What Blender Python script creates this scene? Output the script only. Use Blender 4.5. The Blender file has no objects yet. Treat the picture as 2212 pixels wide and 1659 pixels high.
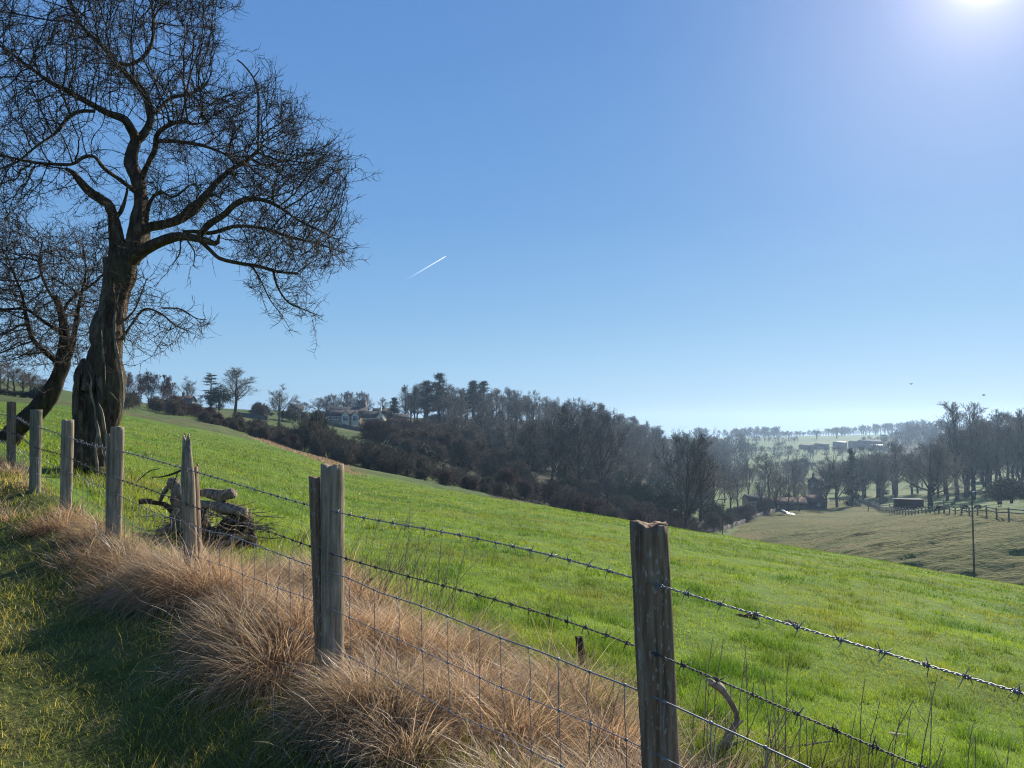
import bpy, math, random
import numpy as np
from mathutils import Vector, Matrix
R = math.radians
sc = bpy.context.scene
COL = sc.collection
RNG = np.random.default_rng(7)
random.seed(7)

# ------------------------------------------------------------------ camera
EYE = np.array([0.0, 0.0, 1.6])
FPX = 1663.0                      # focal length measured on a 2212 x 1659 print of the view
PIT = math.atan((920 - 829.5) / FPX)
CP, SP = math.cos(PIT), math.sin(PIT)
cam = bpy.data.cameras.new("camera")
cam.sensor_fit = 'HORIZONTAL'
cam.sensor_width = 36.0
cam.lens = 36.0 * FPX / 2212.0
cam.clip_start = 0.05
cam.clip_end = 20000
co = bpy.data.objects.new("camera", cam)
co.location = EYE
co.rotation_euler = (R(90) + PIT, 0, 0)
COL.objects.link(co)
sc.camera = co

def at(dx, dy, Y):
    X = (dx - 1106.0) / FPX
    V = (829.5 - dy) / FPX
    d = np.array([X, CP - V * SP, SP + V * CP])
    return EYE + d * (Y / d[1])

# ------------------------------------------------------------------ noise
def _hash(ix, iy, s):
    h = (ix.astype(np.int64) * 374761393 + iy.astype(np.int64) * 668265263 + s * 1274126177) & 0xffffffff
    h = ((h ^ (h >> 13)) * 1274126177) & 0xffffffff
    h = h ^ (h >> 16)
    return (h & 0xffff) / 65535.0

def noise2(x, y, s=0):
    x = np.asarray(x, float); y = np.asarray(y, float)
    ix = np.floor(x); iy = np.floor(y)
    fx = x - ix; fy = y - iy
    fx = fx * fx * fx * (fx * (fx * 6 - 15) + 10); fy = fy * fy * fy * (fy * (fy * 6 - 15) + 10)
    a = _hash(ix, iy, s); b = _hash(ix + 1, iy, s); c = _hash(ix, iy + 1, s); d = _hash(ix + 1, iy + 1, s)
    return (a + (b - a) * fx) * (1 - fy) + (c + (d - c) * fx) * fy

def fbm(x, y, s=0, o=4):
    t = 0; a = .5; n = 0
    for k in range(o):
        t = t + a * noise2(x * 2 ** k + 17.3 * k, y * 2 ** k - 9.1 * k, s + k); n += a; a *= .5
    return t / n            # 0..1

def sstep(a, b, x):
    t = np.clip((x - a) / (b - a), 0, 1)
    return t * t * (3 - 2 * t)

# ------------------------------------------------------------------ terrain
FD = np.array([-.694, .72]); FN = np.array([.72, .694])
def fence_n(x, y): return (x - .41) * FN[0] + (y - 2.3) * FN[1]
def fence_s(x, y): return (x - .41) * FD[0] + (y - 2.3) * FD[1]

_cu = [-1.3, -.75, -.587, -.504, -.328, -.244, -.208, -.064, .0565, .177, .297, .447, .665, 1.2]
_cs = [-.06, -.035, -.024, -.012, .024, .048, .064, .088, .107, .1275, .146, .1695, .2095, .29]
_yu = [-1.3, -.7, -.4, -.25, -.1, .1, .3, .7, 1.3]
_yc = [110, 110, 100, 78, 58, 47, 43, 39, 35]

VU = np.array([-1.4, -.85, -.665, -.5, -.38, -.3, -.2, -.1, 0, .1, .18, .27, .35, .44, .55, .665, .85, 1.4])
VY = np.array([20, 60, 75, 95, 120, 150, 200, 260, 330, 450, 650, 900, 1150, 1700])
VZ = np.array([
 [-3, 2, 4, 5, 7, 10, 16, 22, 28, 34, 40, 46, 50, 56],
 [-5, 1, 3.4, 4.6, 6, 9, 14, 19, 24, 30, 36, 40, 44, 50],
 [-6, 0, 3, 4, 5.5, 8, 12, 16, 20, 25, 30, 34, 38, 40],
 [-8, -1, 1.2, 1.6, 2.4, 4, 6.3, 8.2, 10, 13, 16, 18, 18, 18],
 [-9, -2.6, -.6, -.3, .2, 1.2, 3.4, 5.6, 7.4, 9, 11, 12, 12, 10],
 [-10, -4, -2.5, -2.8, -2.6, -1.5, .8, 3.6, 6.2, 8, 9, 9, 8, 6],
 [-12, -6, -4.5, -5.2, -5.3, -4.5, -2.6, .2, 4.0, 7, 8, 6, 4, 0],
 [-14, -8, -6, -7, -7.8, -6.5, -4, -1.5, 1.5, 4, 5, 2, 0, -4],
 [-16, -10, -8, -9, -10.5, -11, -7, -1.5, 1, 3, 2, -2, -4, -8],
 [-18, -14, -12, -13, -14.5, -16, -13.5, -8, -4, -3, -6, -8, -9, -10],
 [-20, -16, -14.5, -15.5, -17, -18.5, -20, -20, -17, -13, -18, -16, -21, -36],
 [-24, -21, -19, -19.5, -19, -20.3, -23, -26, -26, -24, -20.5, -15, -19, -34],
 [-24, -21, -20, -19, -18.6, -19.3, -21.8, -25, -26, -24, -19.8, -14, -17, -30],
 [-24, -21, -19, -16.3, -16.4, -18.3, -21.6, -24.7, -26, -24, -19, -12.5, -14.5, -26],
 [-24, -21, -18.6, -14.3, -14.2, -16.5, -20, -22.5, -23, -20, -12, -9, -11, -22],
 [-24, -20, -17.4, -12.4, -12.4, -14.8, -18, -20, -20.5, -15, -2, 3, 3, 0],
 [-24, -17, -13, -11, -11, -13, -16, -18, -18, -10, 3, 8, 8, 4],
 [-24, -14, -10, -9, -9, -11, -14, -16, -16, -8, 3, 8, 8, 4]], float)
VZ = np.where(VZ > 14, 14 + 7 * np.tanh((VZ - 14) / 14), VZ)

def _cub(tab, ax, v):
    # index and smooth weight
    i = np.clip(np.searchsorted(ax, v) - 1, 0, len(ax) - 2)
    t = np.clip((v - ax[i]) / (ax[i + 1] - ax[i]), 0, 1)
    return i, t

def _catmull(p0, p1, p2, p3, t):
    return p1 + .5 * t * (p2 - p0 + t * (2 * p0 - 5 * p1 + 4 * p2 - p3 + t * (3 * (p1 - p2) + p3 - p0)))

def valley(u, y):
    u = np.clip(u, VU[0], VU[-1]); ly = np.log(np.clip(y, VY[0], VY[-1]))
    LY = np.log(VY)
    i, t = _cub(None, VU, u); j, s = _cub(None, LY, ly)
    nu, ny = VZ.shape
    cols = []
    for di in (-1, 0, 1, 2):
        ii = np.clip(i + di, 0, nu - 1)
        q = [VZ[ii, np.clip(j + dj, 0, ny - 1)] for dj in (-1, 0, 1, 2)]
        cols.append(_catmull(*q, s))
    return _catmull(*cols, t)

def field_z(u, y):
    s = np.interp(u, _cu, _cs); yc = np.interp(u, _yu, _yc); e = 1.3
    b = e / yc ** 2; a = s - 2 * e / yc
    return -(e + a * y + b * y * y)

def terrain(x, y, parts=False):
    x = np.asarray(x, float); y = np.asarray(y, float)
    yy = np.maximum(y, 1.5)
    u = x / np.maximum(yy, 3.0)
    F = field_z(u, yy); V = valley(u, yy)
    k = 1.2
    h = np.clip(.5 + .5 * (F - V) / k, 0, 1)
    far = V * (1 - h) + F * h + k * h * (1 - h) * .5
    far = far + 1.6
    rr = np.hypot(x, y)
    # bumps of the meadow, terracettes of the steep pasture
    far = far + (fbm(x * .55, y * .55, 3) - .5) * .22 * sstep(3, 9, rr) * (1 - sstep(60, 110, rr))
    far = far + (fbm(x * .05, y * .05, 9) - .5) * 1.2 * sstep(30, 90, rr)
    pz = sstep(.16, .26, u) * sstep(60, 70, rr) * (1 - sstep(150, 200, rr))
    wob = fbm(x * .06, y * .1, 21) * 9
    far = far + pz * (1 + .3 * (1 - sstep(98, 118, rr))) * ((noise2(x * .13 + wob * .3, y * .8 + wob, 31) - .5) * .40 + (fbm(x * .5, y * 1.1, 37) - .5) * .34)
    n = fence_n(x, y)
    near = -.1 * x + .04 * y + .05
    near = near + .12 * np.exp(-((n - .05) / .42) ** 2) - .07 * sstep(-.3, -.9, n) + (fbm(x * 1.6, y * 1.6, 5) - .5) * .16
    w = sstep(.1, 4.0, n) * sstep(-1, 2, y)
    w = np.maximum(w, sstep(12, 40, rr))
    z = near * (1 - w) + far * w
    if parts:
        return z, u, (F > V - .3)
    return z

def hit(dx, dy, y0=1.5, y1=40):
    ys = np.geomspace(y0, y1, 900); P_ = np.array([at(dx, dy, q) for q in ys]); g_ = terrain(P_[:, 0], P_[:, 1]); i_ = int(np.argmax(g_ >= P_[:, 2]))
    return ys[i_]
def H(x, y): return float(terrain(np.array([x]), np.array([y]))[0])

# ------------------------------------------------------------------ mesh building
class MB:
    def __init__(s): s.v = []; s.q = []; s.t = []; s.a = []; s.n = 0
    def add(s, v, q=None, t=None, a=None):
        v = np.asarray(v, float).reshape(-1, 3)
        if q is not None and len(q): s.q.append(np.asarray(q, np.int64).reshape(-1, 4) + s.n)
        if t is not None and len(t): s.t.append(np.asarray(t, np.int64).reshape(-1, 3) + s.n)
        s.v.append(v)
        s.a.append(np.zeros(len(v)) if a is None else np.broadcast_to(np.asarray(a, float), (len(v),)))
        s.n += len(v)
    def build(s, name, mat, parent=None, smooth=True, attr=False, loc=None):
        V = np.concatenate(s.v) if s.v else np.zeros((0, 3))
        if loc is not None: V = V - np.asarray(loc)
        Q = np.concatenate(s.q) if s.q else np.zeros((0, 4), np.int64)
        T = np.concatenate(s.t) if s.t else np.zeros((0, 3), np.int64)
        me = bpy.data.meshes.new(name)
        me.vertices.add(len(V)); me.vertices.foreach_set('co', V.astype(np.float32).ravel())
        L = np.concatenate([Q.ravel(), T.ravel()]).astype(np.int32)
        me.loops.add(len(L)); me.loops.foreach_set('vertex_index', L)
        st = np.concatenate([np.arange(len(Q)) * 4, len(Q) * 4 + np.arange(len(T)) * 3]).astype(np.int32)
        me.polygons.add(len(st)); me.polygons.foreach_set('loop_start', st)
        if smooth: me.polygons.foreach_set('use_smooth', np.ones(len(st), bool))
        if attr:
            A = me.attributes.new('tint', 'FLOAT', 'POINT')
            A.data.foreach_set('value', np.concatenate(s.a).astype(np.float32))
        me.update(calc_edges=True)
        if mat is not None: me.materials.append(mat)
        o = bpy.data.objects.new(name, me)
        COL.objects.link(o)
        if parent is not None: o.parent = parent
        if loc is not None: o.location = loc
        return o
    # ---- shapes
    def box(s, c, d, rot=0.0, a=None, taper=1.0):
        x, y, z = np.asarray(d, float) / 2
        v = np.array([[-x, -y, -z], [x, -y, -z], [x, y, -z], [-x, y, -z], [-x * taper, -y * taper, z], [x * taper, -y * taper, z], [x * taper, y * taper, z], [-x * taper, y * taper, z]])
        cr, sr = math.cos(rot), math.sin(rot)
        v = np.stack([v[:, 0] * cr - v[:, 1] * sr, v[:, 0] * sr + v[:, 1] * cr, v[:, 2]], 1) + np.asarray(c)
        s.add(v, [[0, 3, 2, 1], [4, 5, 6, 7], [0, 1, 5, 4], [1, 2, 6, 5], [2, 3, 7, 6], [3, 0, 4, 7]], a=a)
    def tubes(s, P, Rd, sides=4, cap=False, a=None):
        """P (N,K,3) polylines, Rd (N,K) radii"""
        P = np.asarray(P, float); Rd = np.asarray(Rd, float)
        N, K, _ = P.shape
        if N == 0: return
        T = np.empty_like(P)
        T[:, 1:-1] = P[:, 2:] - P[:, :-2]; T[:, 0] = P[:, 1] - P[:, 0]; T[:, -1] = P[:, -1] - P[:, -2]
        T /= np.linalg.norm(T, axis=2, keepdims=True) + 1e-12
        ch = P[:, -1] - P[:, 0]; ch /= np.linalg.norm(ch, axis=1, keepdims=True) + 1e-12
        ref = np.where(np.abs(ch[:, 2:3]) < .8, np.array([[0, 0, 1.]]), np.array([[1., 0.15, 0]]))
        A = np.cross(T, ref[:, None, :]); A /= np.linalg.norm(A, axis=2, keepdims=True) + 1e-12
        B = np.cross(T, A)
        th = np.arange(sides) * 2 * math.pi / sides
        ring = P[:, :, None, :] + Rd[:, :, None, None] * (np.cos(th)[None, None, :, None] * A[:, :, None, :] + np.sin(th)[None, None, :, None] * B[:, :, None, :])
        V = ring.reshape(-1, 3)
        base = (np.arange(N) * K * sides)[:, None, None] + (np.arange(K - 1) * sides)[None, :, None] + np.arange(sides)[None, None, :]
        nxt = (np.arange(N) * K * sides)[:, None, None] + (np.arange(K - 1) * sides)[None, :, None] + ((np.arange(sides) + 1) % sides)[None, None, :]
        Q = np.stack([base, nxt, nxt + sides, base + sides], -1).reshape(-1, 4)
        if a is not None: a = np.repeat(np.broadcast_to(np.asarray(a, float), (N,)), K * sides)
        if cap and sides >= 4:
            e = []
            for i in range(N):
                b0 = i * K * sides; b1 = b0 + (K - 1) * sides
                for j in range(1, sides - 1):
                    e.append([b0, b0 + j + 1, b0 + j]); e.append([b1, b1 + j, b1 + j + 1])
            s.add(V, Q, e, a=a)
        else:
            s.add(V, Q, a=a)
    def tube(s, pts, rad, sides=8, cap=True, a=None):
        pts = np.asarray(pts, float)
        s.tubes(pts[None], np.broadcast_to(np.asarray(rad, float), (len(pts),))[None], sides, cap, a)
    def blades(s, base, az, lean, length, width, curve, seg=2, a=None):
        """grass blades: base (N,3), azimuth of lean, lean angle from vertical, droop added over the length"""
        N = len(base)
        ts = np.linspace(0, 1, seg + 1)
        pts = [base]
        for k in range(seg):
            ang = lean + curve * (ts[k] + ts[k + 1]) / 2
            d = np.stack([np.sin(ang) * np.cos(az), np.sin(ang) * np.sin(az), np.cos(ang)], 1)
            pts.append(pts[-1] + d * (length / seg)[:, None])
        wv = RNG.normal(0, .9, N) + az + math.pi / 2
        wd = np.stack([np.cos(wv), np.sin(wv), np.zeros(N)], 1)
        V = []
        for k in range(seg):
            w = (width * (1 - .55 * (k / seg)))[:, None] * .5
            V += [pts[k] - wd * w, pts[k] + wd * w]
        V.append(pts[-1])
        V = np.stack(V, 1); m = V.shape[1]
        b = (np.arange(N) * m)[:, None]
        Q = [np.stack([b[:, 0] + 2 * k, b[:, 0] + 2 * k + 1, b[:, 0] + 2 * k + 3, b[:, 0] + 2 * k + 2], 1) for k in range(seg - 1)]
        Tt = np.stack([b[:, 0] + 2 * (seg - 1), b[:, 0] + 2 * (seg - 1) + 1, b[:, 0] + m - 1], 1)
        s.add(V.reshape(-1, 3), np.concatenate(Q) if Q else None, Tt, a=None if a is None else np.repeat(a, m))
    def leaves(s, pos, size, a=None, flat=0.0):
        N = len(pos)
        d1 = RNG.normal(size=(N, 3)); d1[:, 2] *= (1 - flat); d1 /= np.linalg.norm(d1, axis=1, keepdims=True)
        d2 = RNG.normal(size=(N, 3)); d2[:, 2] *= (1 - flat); d2 = np.cross(d1, d2); d2 /= np.linalg.norm(d2, axis=1, keepdims=True)
        if flat > .5:
            d2 = RNG.normal(size=(N, 3)); d2[:, 2] *= (1 - flat); d2 -= d1 * (d1 * d2).sum(1, keepdims=True); d2 /= np.linalg.norm(d2, axis=1, keepdims=True)
        sz = np.broadcast_to(size, (N,))[:, None]
        V = np.stack([pos - d1 * sz, pos + d2 * sz * .45, pos + d1 * sz, pos - d2 * sz * .45], 1)
        b = np.arange(N) * 4
        s.add(V.reshape(-1, 3), np.stack([b, b + 1, b + 2, b + 3], 1), a=None if a is None else np.repeat(a, 4))

def tag(o, label=None, cat=None, group=None, kind=None):
    if label: o['label'] = label
    if cat: o['category'] = cat
    if group: o['group'] = group
    if kind: o['kind'] = kind
    return o
def empty(name, loc, label, cat, group=None):
    o = bpy.data.objects.new(name, None); COL.objects.link(o)
    o.location = loc; o.empty_display_size = .2
    return tag(o, label, cat, group)
def copy_tree(root, loc, rz=0.0, scale=(1, 1, 1), label=None, group=None):
    c = root.copy(); COL.objects.link(c)
    c.location = loc; c.rotation_euler = (0, 0, rz); c.scale = scale
    if label: c['label'] = label
    if group: c['group'] = group
    elif 'group' in c.keys(): del c['group']
    for ch in root.children:
        d = ch.copy(); COL.objects.link(d); d.parent = c
        for g in ch.children:
            e = g.copy(); COL.objects.link(e); e.parent = d
    return c

# ------------------------------------------------------------------ materials
class NT:
    def __init__(s, name):
        s.m = bpy.data.materials.new(name); s.m.use_nodes = True
        s.t = s.m.node_tree; s.t.nodes.clear()
        s.out = s.t.nodes.new('ShaderNodeOutputMaterial')
    def n(s, typ, **kw):
        nd = s.t.nodes.new(typ)
        for k, v in kw.items():
            if k.startswith('i_'):
                key = k[2:]
                nd.inputs[int(key) if key.isdigit() else key].default_value = v
            else: setattr(nd, k, v)
        return nd
    def l(s, a, b): s.t.links.new(a, b)
    def coord(s, scale=(1, 1, 1), kind='Object'):
        tc = s.n('ShaderNodeTexCoord'); mp = s.n('ShaderNodeMapping'); mp.inputs['Scale'].default_value = scale
        s.l(tc.outputs[kind], mp.inputs['Vector']); return mp.outputs['Vector']
    def noise(s, vec, scale, detail=4, rough=.55, dist=0):
        nd = s.n('ShaderNodeTexNoise'); nd.inputs['Scale'].default_value = scale; nd.inputs['Detail'].default_value = detail
        nd.inputs['Roughness'].default_value = rough; nd.inputs['Distortion'].default_value = dist
        s.l(vec, nd.inputs['Vector']); return nd.outputs['Fac']
    def ramp(s, fac, stops, interp='LINEAR'):
        nd = s.n('ShaderNodeValToRGB'); cr = nd.color_ramp; cr.interpolation = interp
        while len(cr.elements) < len(stops): cr.elements.new(.5)
        for e, (p, c) in zip(cr.elements, stops):
            e.position = p; e.color = (*c, 1) if len(c) == 3 else c
        s.l(fac, nd.inputs['Fac']); return nd.outputs['Color']
    def mix(s, fac, a, b, blend='MIX'):
        nd = s.n('ShaderNodeMix', data_type='RGBA', blend_type=blend)
        for sock, v in ((nd.inputs[0], fac), (nd.inputs[6], a), (nd.inputs[7], b)):
            if hasattr(v, 'is_linked') or hasattr(v, 'links'): s.l(v, sock)
            else: sock.default_value = (*v, 1) if isinstance(v, tuple) and len(v) == 3 else v
        return nd.outputs[2]
    def attr(s, name='tint'):
        nd = s.n('ShaderNodeAttribute', attribute_name=name); return nd.outputs['Fac']
    def bump(s, h, strength=.5, dist=.02):
        nd = s.n('ShaderNodeBump'); nd.inputs['Strength'].default_value = strength; nd.inputs['Distance'].default_value = dist
        s.l(h, nd.inputs['Height']); return nd.outputs['Normal']
    def principled(s, col, rough=.8, normal=None, spec=.3, metal=0):
        b = s.n('ShaderNodeBsdfPrincipled'); b.inputs['Roughness'].default_value = rough
        b.inputs['Specular IOR Level'].default_value = spec; b.inputs['Metallic'].default_value = metal
        if isinstance(col, tuple): b.inputs['Base Color'].default_value = (*col, 1)
        else: s.l(col, b.inputs['Base Color'])
        if normal is not None: s.l(normal, b.inputs['Normal'])
        s.l(b.outputs[0], s.out.inputs['Surface']); return s.m
    def leaf(s, col, trans_col=None, tr=.5, gloss=.06, grough=.45):
        d = s.n('ShaderNodeBsdfDiffuse'); t = s.n('ShaderNodeBsdfTranslucent'); m = s.n('ShaderNodeMixShader')
        m.inputs[0].default_value = tr
        s.l(col, d.inputs['Color']); s.l(trans_col if trans_col is not None else col, t.inputs['Color'])
        s.l(d.outputs[0], m.inputs[1]); s.l(t.outputs[0], m.inputs[2])
        if gloss > 0:
            g = s.n('ShaderNodeBsdfGlossy'); g.inputs['Roughness'].default_value = grough
            m2 = s.n('ShaderNodeMixShader'); m2.inputs[0].default_value = gloss
            s.l(m.outputs[0], m2.inputs[1]); s.l(g.outputs[0], m2.inputs[2]); m = m2
        s.l(m.outputs[0], s.out.inputs['Surface']); return s.m

def m_simple(name, c1, c2, scale=4, rough=.85, bump=.3, stretch=(1, 1, 1), spec=.3, bdist=.02, metal=0):
    k = NT(name); v = k.coord(stretch); f = k.noise(v, scale, 5)
    return k.principled(k.ramp(f, [(.3, c1), (.7, c2)]), rough, k.bump(f, bump, bdist) if bump else None, spec, metal)

def m_grass(name, stops, dry, nscale=.35, tr=.55, trboost=1.5, gloss=.05):
    k = NT(name); v = k.coord((1, 1, .2))
    f = k.noise(v, nscale, 5, .6); f2 = k.noise(v, nscale * 5, 3, .6)
    c = k.ramp(k.attr(), stops)
    c = k.mix(k.ramp(f, [(.45, (0, 0, 0)), (.72, (.75, .75, .75))]), c, dry)
    c2 = k.mix(1.0, c, k.ramp(f2, [(.25, (.66, .72, .6)), (.75, (1.15, 1.1, 1.05))]), 'MULTIPLY')
    tcol = k.mix(1.0, c2, (trboost, trboost * .97, trboost * .6), 'MULTIPLY')
    return k.leaf(c2, tcol, tr, gloss)
M = {}
M['field_grass'] = m_grass('field_grass', [(0, (.055, .11, .012)), (.5, (.135, .205, .015)), (1, (.22, .27, .03))], (.23, .19, .055), tr=.62, trboost=1.9)
M['path_grass'] = m_grass('path_grass', [(0, (.06, .11, .014)), (.5, (.15, .175, .03)), (1, (.36, .29, .10))], (.36, .28, .12), nscale=1.2, tr=.66, trboost=2.1)
def m_dry():
    k = NT('dry_grass'); v = k.coord()
    c = k.ramp(k.attr(), [(0, (.15, .105, .062)), (.35, (.36, .25, .155)), (.7, (.55, .41, .27)), (1, (.69, .58, .43))])
    f = k.noise(v, 1.6, 3)
    c = k.mix(1.0, c, k.ramp(f, [(.3, (.75, .8, .8)), (.7, (1.1, 1.0, .9))]), 'MULTIPLY')
    return k.leaf(c, k.mix(1.0, c, (1.22, 1.12, .98), 'MULTIPLY'), .5, .05)
M['dry_grass'] = m_dry()
def m_ground(name, cols, s1, s2, bump=.5, bdist=.1, stretch=(1, 1, 1)):
    k = NT(name); v = k.coord(stretch)
    f = k.noise(v, s1, 6, .62); g = k.noise(v, s2, 5, .6)
    c = k.ramp(f, cols)
    c = k.mix(1.0, c, k.ramp(g, [(.25, (.6, .62, .6)), (.75, (1.25, 1.2, 1.15))]), 'MULTIPLY')
    return k.principled(c, .95, k.bump(g, bump, bdist), .1)
M['path'] = m_ground('path_soil', [(.3, (.05, .065, .018)), (.5, (.09, .105, .028)), (.7, (.16, .13, .06))], 1.5, 14)
M['field'] = m_ground('field_turf', [(.3, (.07, .13, .016)), (.55, (.115, .19, .02)), (.75, (.15, .19, .045))], .25, 3.0, .6, .12)
M['hillside'] = m_ground('hillside_turf', [(.3, (.05, .085, .022)), (.5, (.085, .125, .03)), (.62, (.12, .11, .05)), (.74, (.15, .095, .055))], .035, .5, .5, .5)
M['pasture'] = m_ground('pasture_turf', [(.3, (.08, .098, .022)), (.5, (.15, .15, .04)), (.7, (.215, .172, .06))], .09, 1.3, 1.0, .6, (1, 1.8, 1))
M['valley'] = m_ground('valley_turf', [(.3, (.07, .12, .03)), (.5, (.11, .16, .04)), (.72, (.15, .17, .06))], .03, .4, .4, .5)
M['far_hill'] = m_ground('far_hill_turf', [(.3, (.09, .14, .05)), (.55, (.14, .19, .07)), (.75, (.17, .17, .08))], .012, .15, .3, 1)
M['bark'] = m_simple('hawthorn_bark', (.018, .014, .011), (.075, .058, .042), 14, .95, 1.0, (1, 1, .35), .1, .03)
def m_trunkbark():
    k = NT('trunk_bark'); v = k.coord((1, 1, .22)); w = k.coord()
    f = k.noise(v, 16, 6, .65, .8); g = k.noise(w, 2.2, 4)
    c = k.ramp(f, [(.3, (.03, .022, .016)), (.52, (.13, .094, .064)), (.7, (.28, .21, .15))])
    c = k.mix(k.ramp(g, [(.5, (0, 0, 0)), (.72, (.45, .45, .45))]), c, (.075, .085, .035))
    return k.principled(c, .92, k.bump(f, 1.0, .11), .15)
M['trunk_bark'] = m_trunkbark()
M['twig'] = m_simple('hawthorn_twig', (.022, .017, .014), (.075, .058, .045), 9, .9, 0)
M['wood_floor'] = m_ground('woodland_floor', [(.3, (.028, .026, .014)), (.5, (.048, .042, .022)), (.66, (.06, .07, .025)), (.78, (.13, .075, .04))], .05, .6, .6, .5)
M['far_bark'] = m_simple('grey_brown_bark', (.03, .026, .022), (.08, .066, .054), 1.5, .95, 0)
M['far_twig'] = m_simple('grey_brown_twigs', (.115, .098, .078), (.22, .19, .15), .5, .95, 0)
M['scrub_twig'] = m_simple('scrub_twigs', (.08, .067, .046), (.195, .162, .112), .6, .95, 0)
M['red_twig'] = m_simple('reddish_twigs', (.08, .05, .038), (.17, .10, .075), .5, .95, 0)
def m_ever(name, a, b):
    k = NT(name); f = k.noise(k.coord(), .9, 4)
    c = k.ramp(f, [(.3, a), (.7, b)]); return k.leaf(c, None, .15, .06, .5)
M['needles'] = m_ever('conifer_needles', (.012, .024, .014), (.035, .055, .026))
M['ivy'] = m_ever('dark_evergreen_leaves', (.012, .022, .010), (.045, .06, .024))
M['gorse'] = m_ever('olive_scrub_leaves', (.045, .05, .02), (.10, .095, .04))
# ------------------------------------------------------------------ light, sky, air
SUN_AZ, SUN_EL = R(32.5), R(27.4)
SDIR = Vector((math.sin(SUN_AZ) * math.cos(SUN_EL), math.cos(SUN_AZ) * math.cos(SUN_EL), math.sin(SUN_EL)))
w = bpy.data.worlds.new("World"); sc.world = w; w.use_nodes = True
wt = w.node_tree; wt.nodes.clear()
def wn(t, **kw):
    nd = wt.nodes.new(t)
    for k, v in kw.items(): setattr(nd, k, v)
    return nd
sky = wn('ShaderNodeTexSky', sky_type='NISHITA'); sky.sun_disc = False
sky.sun_elevation = SUN_EL; sky.sun_rotation = SUN_AZ
sky.altitude = 150; sky.air_density = 1.0; sky.dust_density = 0.6; sky.ozone_density = 2.5
tc = wn('ShaderNodeTexCoord')
nrm = wn('ShaderNodeVectorMath', operation='NORMALIZE'); wt.links.new(tc.outputs['Generated'], nrm.inputs[0])
sep = wn('ShaderNodeSeparateXYZ'); wt.links.new(nrm.outputs[0], sep.inputs[0])
rp = wn('ShaderNodeValToRGB'); wt.links.new(sep.outputs['Z'], rp.inputs['Fac'])
SKYC = [(0, (.42, .67, .91)), (.06, (.36, .62, .89)), (.14, (.25, .505, .83)), (.26, (.168, .39, .765)), (.45, (.124, .31, .69)), (1, (.06, .18, .5))]
while len(rp.color_ramp.elements) < len(SKYC): rp.color_ramp.elements.new(.5)
for e, (p_, c_) in zip(rp.color_ramp.elements, SKYC): e.position = p_; e.color = (*c_, 1)
SKG = wn('ShaderNodeMix', data_type='RGBA', blend_type='MULTIPLY'); SKG.inputs[0].default_value = 1; SKG.inputs[7].default_value = (9.6, 9.6, 9.6, 1)
wt.links.new(rp.outputs[0], SKG.inputs[6])
hs = wn('ShaderNodeMix', data_type='RGBA'); hs.inputs[0].default_value = .9     # clear-day colours laid over the physical sky
wt.links.new(sky.outputs[0], hs.inputs[6]); wt.links.new(SKG.outputs[2], hs.inputs[7])
# the bright aureole of the sun itself, which stands just inside the frame
dot = wn('ShaderNodeVectorMath', operation='DOT_PRODUCT'); dot.inputs[1].default_value = SDIR
wt.links.new(nrm.outputs[0], dot.inputs[0])
def glow(power, gain, col, prev):
    mx = wn('ShaderNodeMath', operation='MAXIMUM'); mx.inputs[1].default_value = 0
    pw = wn('ShaderNodeMath', operation='POWER'); pw.inputs[1].default_value = power
    mg = wn('ShaderNodeMath', operation='MULTIPLY'); mg.inputs[1].default_value = gain
    wt.links.new(dot.outputs['Value'], mx.inputs[0]); wt.links.new(mx.outputs[0], pw.inputs[0]); wt.links.new(pw.outputs[0], mg.inputs[0])
    mc = wn('ShaderNodeMix', data_type='RGBA', blend_type='ADD'); mc.inputs[7].default_value = (*col, 1)
    wt.links.new(mg.outputs[0], mc.inputs[0]); wt.links.new(prev, mc.inputs[6]); mc.clamp_factor = False
    return mc.outputs[2]
c = glow(4200, 18, (1, .97, .95), hs.outputs[2])
c = glow(480, 4.6, (1, .84, .92), c)
c = glow(52, 2.1, (1, .80, .80), c)
bg = wn('ShaderNodeBackground'); bg.inputs['Strength'].default_value = .066
wo = wn('ShaderNodeOutputWorld')
wt.links.new(c, bg.inputs['Color']); wt.links.new(bg.outputs[0], wo.inputs['Surface'])
sl = bpy.data.lights.new("sun", 'SUN'); sl.energy = 5.0; sl.angle = R(.53); sl.color = (1, .93, .82)
so = bpy.data.objects.new("sun", sl); COL.objects.link(so)
so.rotation_euler = SDIR.to_track_quat('Z', 'Y').to_euler(); so.location = (20, 30, 40)

sc.view_settings.view_transform = 'Standard'; sc.view_settings.look = 'None'
sc.view_settings.gamma = 1; sc.view_settings.exposure = 0.6
cy = sc.cycles
cy.use_denoising = True
cy.pixel_filter_type = 'BLACKMAN_HARRIS'; cy.filter_width = 1.15
try: cy.denoiser = 'OPENIMAGEDENOISE'; cy.denoising_input_passes = 'RGB_ALBEDO_NORMAL'; cy.denoising_prefilter = 'NONE'; cy.denoising_quality = 'HIGH'
except Exception: pass
cy.max_bounces = 6; cy.diffuse_bounces = 3; cy.transmission_bounces = 4; cy.glossy_bounces = 2; cy.transparent_max_bounces = 8
cy.volume_bounces = 0; cy.sample_clamp_indirect = 4
cy.use_adaptive_sampling = True; cy.adaptive_threshold = .01

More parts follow.
